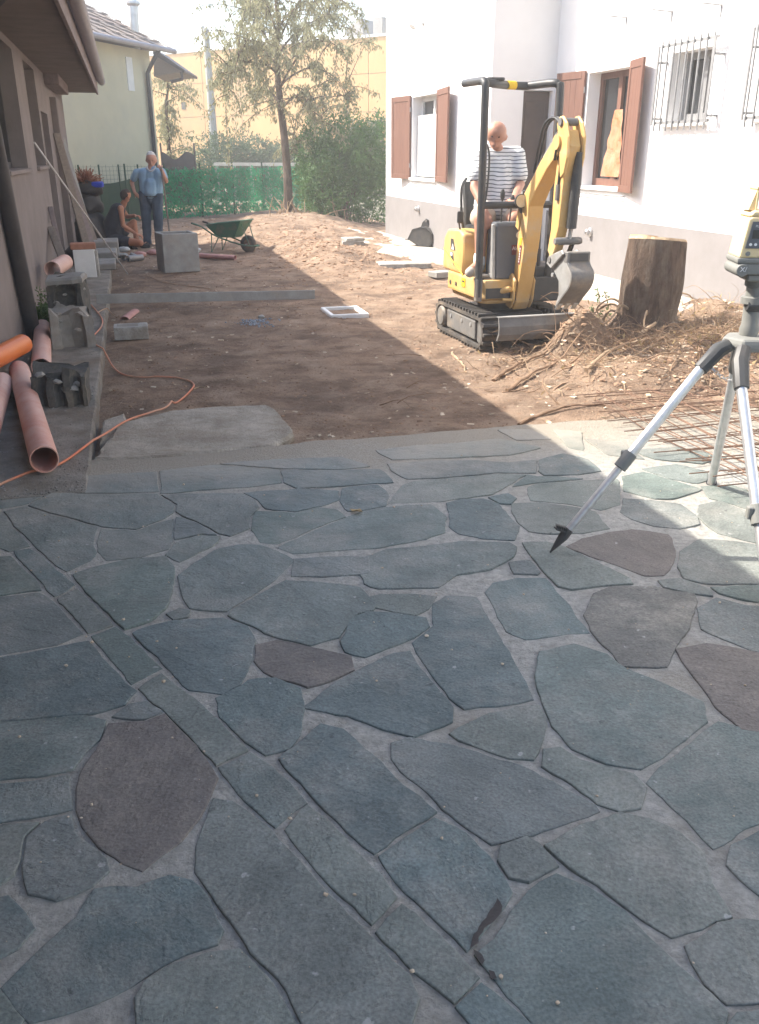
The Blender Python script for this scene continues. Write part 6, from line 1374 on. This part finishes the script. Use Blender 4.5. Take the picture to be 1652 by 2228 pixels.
rubble('broken_block', 'broken masonry lump under the weed clump on the path', W(-.60, 8.14, PZ-.005), YA+.1, .34, .3, .30, 1, 'concrete', seed=5)
rubble('broken_block', 'broken masonry lump stacked on top of another one on the path', W(-.62, 8.60, .10), YA-.15, .32, .3, .42, 1, 'concrete_dark', seed=8)
cp_ = MB(); 
o = slab([(x, y) for x, y in [(-.17,-.12),(.15,-.14),(.18,.1),(.02,.13),(-.16,.1)]], 0, .055, 'flat_stone', 'concrete'); o.location = W(-.62, 8.56, .53); o.rotation_euler = (.05, -.06, YA); tag(o, 'rough stone cap lying on the stacked masonry lumps', 'stone')
# weed clump
wc0 = W(-.82, 9.15, PZ); wc = thing('weed_clump', 'bushy green weed growing from the path by the blocks', 'weed', wc0); its = []; b = MB(); R = random.Random(2)
for k in range(60):
    a = R.uniform(0, 6.28); d = Vector((math.cos(a)*R.uniform(.2, .9), math.sin(a)*R.uniform(.2, .9), R.uniform(.4, 1))); l = R.uniform(.16, .44)
    path = smooth_path([(0,0,0), d*l*.6, d*l+Vector((0,0,-.04))], 3); b.tube(path, .003, 4)
    for i in range(1, len(path)):
        for _ in range(9): its.append((path[i]+rvec()*.03, (rvec()+d*.5).normalized(), rvec(), R.uniform(.03, .055), .014))
b.build('stems', 'leaf_weed', wc); o = put('foliage', leaf_mesh('foliage', its, 'leaf_weed'), wc)
# old planks against the wall
def plank(label, p, q, w, t, m='wood_old', cat='plank'):
    o = MB().beam(p, q, w, t).build('plank', m, None, bevel=.004); return tag(o, label, cat)
plank('short weathered plank slanting down the wall onto the stone cap', W(-1.0, 12.4, .72), W(-.66, 10.55, .09), .09, .05); plank('brown batten leaning beside the short weathered plank', W(-1.0, 12.8, .95), W(-.82, 11.6, .05), .06, .04, 'wood_fascia')
for k, (u, z, dv, m) in enumerate(((15.1,1.9,.30,'wood_old'), (15.5,1.75,.36,'wood_fascia'), (15.9,1.55,.42,'wood_old'), (16.2,1.85,.34,'concrete_grey'))):
    plank(['grey board leaning upright against the house wall by the door', 'brown board leaning second from the door against the wall', 'short grey board leaning between brown board and black bags', 'pale board leaning closest to the black bags'][k], W(-.98, u+.5, z), W(-.98+dv, u, PZ+.01), .12, .028, m)
# white block with a brick on top, and the step blocks behind it
w0 = W(-.66, 13.02, PZ); t = thing('white_block', 'white painted upright block standing on the path', 'block', w0, YA); MB().box(-.14, .14, -.12, .12, 0, .37).build('block_body', 'white_paint', t, bevel=.008); MB().box(.14, .175, -.11, .13, 0, .35).build('side_slab', 'concrete_pale', t, bevel=.006)
o = MB().box(-.17, .16, -.11, .11, 0, .08).build('clay_brick', 'brick_red', None, bevel=.012); o.location = W(-.66, 13.02, PZ+.37); o.rotation_euler = (0, 0, YA+.05); tag(o, 'red clay brick lying on the white block', 'brick')
for k, (u, z, hh) in enumerate(((14.1, PZ, .09), (15.0, PZ, .16), (15.9, PZ, .24))):
    o = MB().box(-.24, .24, -.4, .4, 0, hh).build('step_block', 'concrete', None, bevel=.012); o.location = W(-.52+.02*k, u, z); o.rotation_euler = (0, 0, YA)
    tag(o, ['lowest concrete step block on the path behind the white block', 'middle concrete step block on the path', 'highest concrete step block beside the squatting man'][k], 'step')
# black bags, copper bundle, blue bag
def bag(label, p, rx, ry, rz_, m='black_bag', name='rubbish_bag', cat='bag', seed=1):
    b = MB(); n, mm = 18, 12; vs = []
    for i in range(mm+1):
        ph = math.pi*i/mm
        for j in range(n):
            th = 2*math.pi*j/n; d = Vector((math.sin(ph)*math.cos(th), math.sin(ph)*math.sin(th), math.cos(ph))); k = 1+.22*noise.noise(d*2.2+Vector((seed,0,0)))+.1*noise.noise(d*6+Vector((seed,3,0)))
            vs.append((d.x*rx*k, d.y*ry*k, max(-rz_*.8, d.z*rz_*k)))
    b.add(vs, [(i*n+j, (i+1)*n+j, (i+1)*n+(j+1) % n, i*n+(j+1) % n) for i in range(mm) for j in range(n)]); o = b.build(name, m, None, smooth=True, sharp=80); o.location = p+Vector((0,0,rz_*.8)); return tag(o, label, cat)
bag('lowest black rubbish bag slumped beside the squatting man', W(-.74, 18.0, PZ-.02), .30, .35, .36, seed=2)
bag('upper black rubbish bag piled on the lowest one', W(-.74, 18.05, PZ+.50), .27, .3, .24, seed=5); bag('topmost black rubbish bag with a crumpled crest', W(-.70, 18.1, PZ+.84), .26, .28, .16, seed=7)
bag('dark bag on the path behind the white block', W(-.8, 14.6, PZ), .26, .3, .16, seed=11)
b = MB(); R = random.Random(8)
for k in range(220):
    d = rvec(); d.z = abs(d.z)*.8+.1; b.tube(smooth_path([(0,0,0), d*.12+rvec()*.04, d*R.uniform(.22,.30)+rvec()*.06], 3), .006, 4)
o = b.build('copper_bundle', 'copper'); o.location = W(-.72, 18.1, PZ+1.06); tag(o, 'bristly reddish brown bundle of stalks on the rubbish bags', 'bundle')
o = MB().box(-.1, .1, -.06, .06, 0, .1).build('blue_packet', 'blue', None, bevel=.03, segs=2, jitter=.02); o.location = W(-.52, 17.9, PZ+1.0); tag(o, 'small bright blue packet on top of the black bags', 'packet')
# aluminium pole leaning
a = GUV(278, 596, -.05); o = MB().tube([W(a.x, a.y, -.05), ONV(75, 310, -1.01) and W(-1.01, ONV(75,310,-1.01).y, ONV(75,310,-1.01).z)], .012, 8).build('aluminium_pole', 'alu', None, smooth=True); tag(o, 'thin silver pole leaning from the soil against the house wall', 'pole')
# cords
def cord(label, pts, r, m, cat='cord'):
    path = smooth_path([G(x, y, .0) for x, y in pts], 14); zs = []
    for p in path:
        v, u = p.x*cA+p.y*sA, -p.x*sA+p.y*cA; px, py = PROJ(p); z = .006
        if v < -.335 and u > 4.4: z = .033*min(1, (u-4.4)/.9)+.004
        elif u > 4.93: z = gh(v, u)+.003
        if 195 < px < 645 and 878 < py < 1000 and (px-205)*.42+(py-1000) > -62: z = max(z, .013)
        zs.append(z)
    for _ in range(25): zs = [max(zs[i], (zs[max(i-1, 0)]+zs[min(i+1, len(zs)-1)])/2) for i in range(len(zs))]
    path = [Vector((p.x, p.y, z+r)) for p, z in zip(path, zs)]; o = MB().tube(path, r, 8).build('cord', m, None, smooth=True); return tag(o, label, cat)
cord('long orange cord winding over paving, slab and soil', [(-20,1070),(60,1038),(130,1020),(200,975),(270,925),(330,903),(365,890),(385,862),(415,832),(420,820),(400,812),(360,808),(300,806),(262,798),(235,775),(205,757),(202,745),(222,720),(222,700),(200,672)], .007, 'cord')
cord('thin tan cord curving over the soil behind the straightedge', [(330,632),(400,632),(450,637),(475,632),(455,622),(400,615),(350,605),(318,590)], .006, 'cord_tan'); cord('short tan cord end by the path below the straightedge', [(212,690),(232,680),(255,682)], .006, 'cord_tan')
cord('thin branched root end next to the orange cord', [(420,830),(432,826),(445,828)], .005, 'root_pale', 'root')
# split pipe scrap, pink pipe behind the box
a, c = G(270, 690, -.02), G(294, 672, -.02); b = MB(); pr = [(.05*math.cos(t), .035*math.sin(t)) for t in [math.pi*i/8 for i in range(9)]]+[(.044*math.cos(t), .03*math.sin(t)) for t in [math.pi-math.pi*i/8 for i in range(9)]]
o = b.prism(pr, 'y', -.26, .26).build('pipe_scrap', 'pink', None, smooth=True); m_ = (a+c)/2; o.location = (m_.x, m_.y, -.05); o.rotation_euler = (0, 0, -math.atan2((c-a).x, (c-a).y)); tag(o, 'split pink half pipe lying under the straightedge', 'pipe scrap')
a, c = GUV(418, 556, -.02), GUV(512, 562, -.02); o = MB().pipe(W(a.x,a.y,-.01), W(c.x,c.y,-.01), .04, .005).build('thin_pipe', 'pink', None, smooth=True); tag(o, 'thin pink pipe lying behind the square concrete box', 'pipe')
# fittings and bags round the squatting man
def fit(label, x, y, kind, m, name):
    g_ = GUV(x, y, -.03); p = W(g_.x, g_.y, gh(g_.x, g_.y))
    if kind == 'bag': return bag(label, p, .11, .08, .05, m, name, 'bag', seed=int(x))
    b = MB(); a = random.uniform(0, 3); d = Vector((math.cos(a), math.sin(a), 0))*.14; b.pipe(p+Vector((0,0,.052))-d, p+Vector((0,0,.052))+d, .05, .006, 16, 2); b.pipe(p+Vector((0,0,.056))+d*.2, p+Vector((0,0,.056))+d*.2+Vector((-d.y,d.x,.03)), .045, .006, 16, 2)
    return tag(b.build(name, m, None, smooth=True), label, 'fitting')
fit('crumpled clear plastic bag by the squatting man', 270, 545, 'bag', 'plastic_clear', 'plastic_bag'); fit('pink packet of fittings beside the squatting man', 305, 556, 'bag', 'pink', 'pink_packet'); fit('grey pipe fitting lying left of the pink packet', 272, 563, 'f', 'concrete_grey', 'pipe_fitting'); fit('grey pipe fitting between pink packet and concrete box', 295, 566, 'f', 'iron_grey', 'pipe_fitting')
fit('small pink packet against the concrete box', 333, 552, 'bag', 'pink', 'pink_packet'); fit('pale packet on the soil just behind the concrete box', 425, 545, 'bag', 'white_paint', 'pale_packet')
# blue grey gravel spilt on the soil
b = MB(); g_ = GUV(556, 700, -.05)
for _ in range(160): v, u = random.gauss(g_.x, .09), random.gauss(g_.y, .12); lump(b, W(v, u, gh(v, u)+.004), random.uniform(.006, .016))
o = b.build('gravel_spill', 'gravel_blue', weld=False); o['kind'] = 'stuff'; tag(o, 'small spill of blue grey gravel on the soil', 'gravel')
g_ = GUV(568, 692, -.05); b = MB(); lump(b, W(g_.x, g_.y, gh(g_.x, g_.y)+.03), .05, .5); tag(b.build('stone', 'concrete_pale'), 'single pale stone beside the gravel spill', 'stone')
# spare bucket by the white house
s0 = G(935, 537, -.03); sb = thing('spare_bucket', 'black spare digger bucket lying on the pavement by the white wall', 'bucket', (s0.x, s0.y+.2, -.02), rad(55)); pr = [(-.2,0),(-.26,.1),(-.24,.24),(-.12,.33),(.02,.35),(.2,.3),(.3,.12),(.27,.1),(.18,.25),(.0,.31),(-.12,.29),(-.2,.22),(-.22,.1),(-.16,.02)]
b = MB(); b.prism([(y, z) for y, z in pr], 'x', -.3, .3); b.build('shell', 'black', sb, smooth=True)
for x in (-.3, .285): MB().prism([(-.2,.0),(-.26,.1),(-.24,.24),(-.12,.33),(.02,.35),(.2,.3),(.3,.12),(.1,.02)], 'x', x, x+.015).build('side_plate', 'black', sb)
for x in (-.1, .08): MB().prism([(-.1,.33),(-.06,.46),(.02,.49),(.1,.42),(.14,.32)], 'x', x, x+.02).build('lug', 'black', sb, bevel=.005)
MB().tube([(-.14,0,.45),(.14,0,.45)], .022, 10).build('pin', 'steel_dusty', sb); MB().box(-.3, .3, .26, .36, .1, .116).build('lip', 'steel_dusty', sb)
# gas bottle cap / white can near it
g0 = G(906, 512, -.02); o = MB().lathe([(.06,0),(.065,.02),(.065,.26),(.05,.3),(.03,.32),(.03,.36)], 16).build('white_can', 'white_paint', None, smooth=True); o.location = (g0.x-.12, g0.y+.2, -.025); tag(o, 'white can standing behind the spare digger bucket', 'can')
# slabs
def flat(label, x, y, sx, sy, h, rz, m='concrete_pale', z=None):
    g_ = GUV(x, y, -.02); o = MB().box(-sx/2, sx/2, -sy/2, sy/2, 0, h).build('loose_slab', m, None, bevel=.008, jitter=.004); o.location = W(g_.x, g_.y, gh(g_.x, g_.y)-.008 if z is None else z); o.rotation_euler = (0, 0, rz); return tag(o, label, 'slab')
flat('long pale concrete slab lying on the ground before the white house', 878, 577, .82, .42, .075, rad(8)); s_ = flat('lower pale paver of a small pile by the tree', 768, 531, .42, .36, .075, rad(5)); flat('upper pale paver of a small pile by the tree', 768, 531, .38, .32, .055, rad(24), z=s_.location.z+.076)
flat('rough brown stone lying behind the excavator track', 960, 598, .3, .24, .08, rad(30), 'concrete')
# steel offcut by the broken block
a, c = W(-.75, 7.2, PZ+.012), W(-.45, 6.75, PZ+.012); o = MB().tube([a, c], .01, 6).build('iron_bar', 'rust', None); tag(o, 'short rusty bar lying on the path between the broken blocks', 'bar')
# ================================================================== HAZE: pale air added round the whole place in lieu of lens glare
hz = bpy.data.materials.new('haze'); hz.use_nodes = True; nt = hz.node_tree; nt.nodes.clear()
pv = nt.nodes.new('ShaderNodeVolumePrincipled'); pv.inputs['Color'].default_value = (.97, .97, .96, 1); pv.inputs['Density'].default_value = HAZE; pv.inputs['Anisotropy'].default_value = 0.0
mo = nt.nodes.new('ShaderNodeOutputMaterial'); nt.links.new(pv.outputs[0], mo.inputs['Volume'])
o = MB().box(-258, 258, -258, 258, -1.2, 9.2).build('haze', hz); o['kind'] = 'stuff'; tag(o, 'thin pale haze added over the yard in place of lens glare', 'haze')
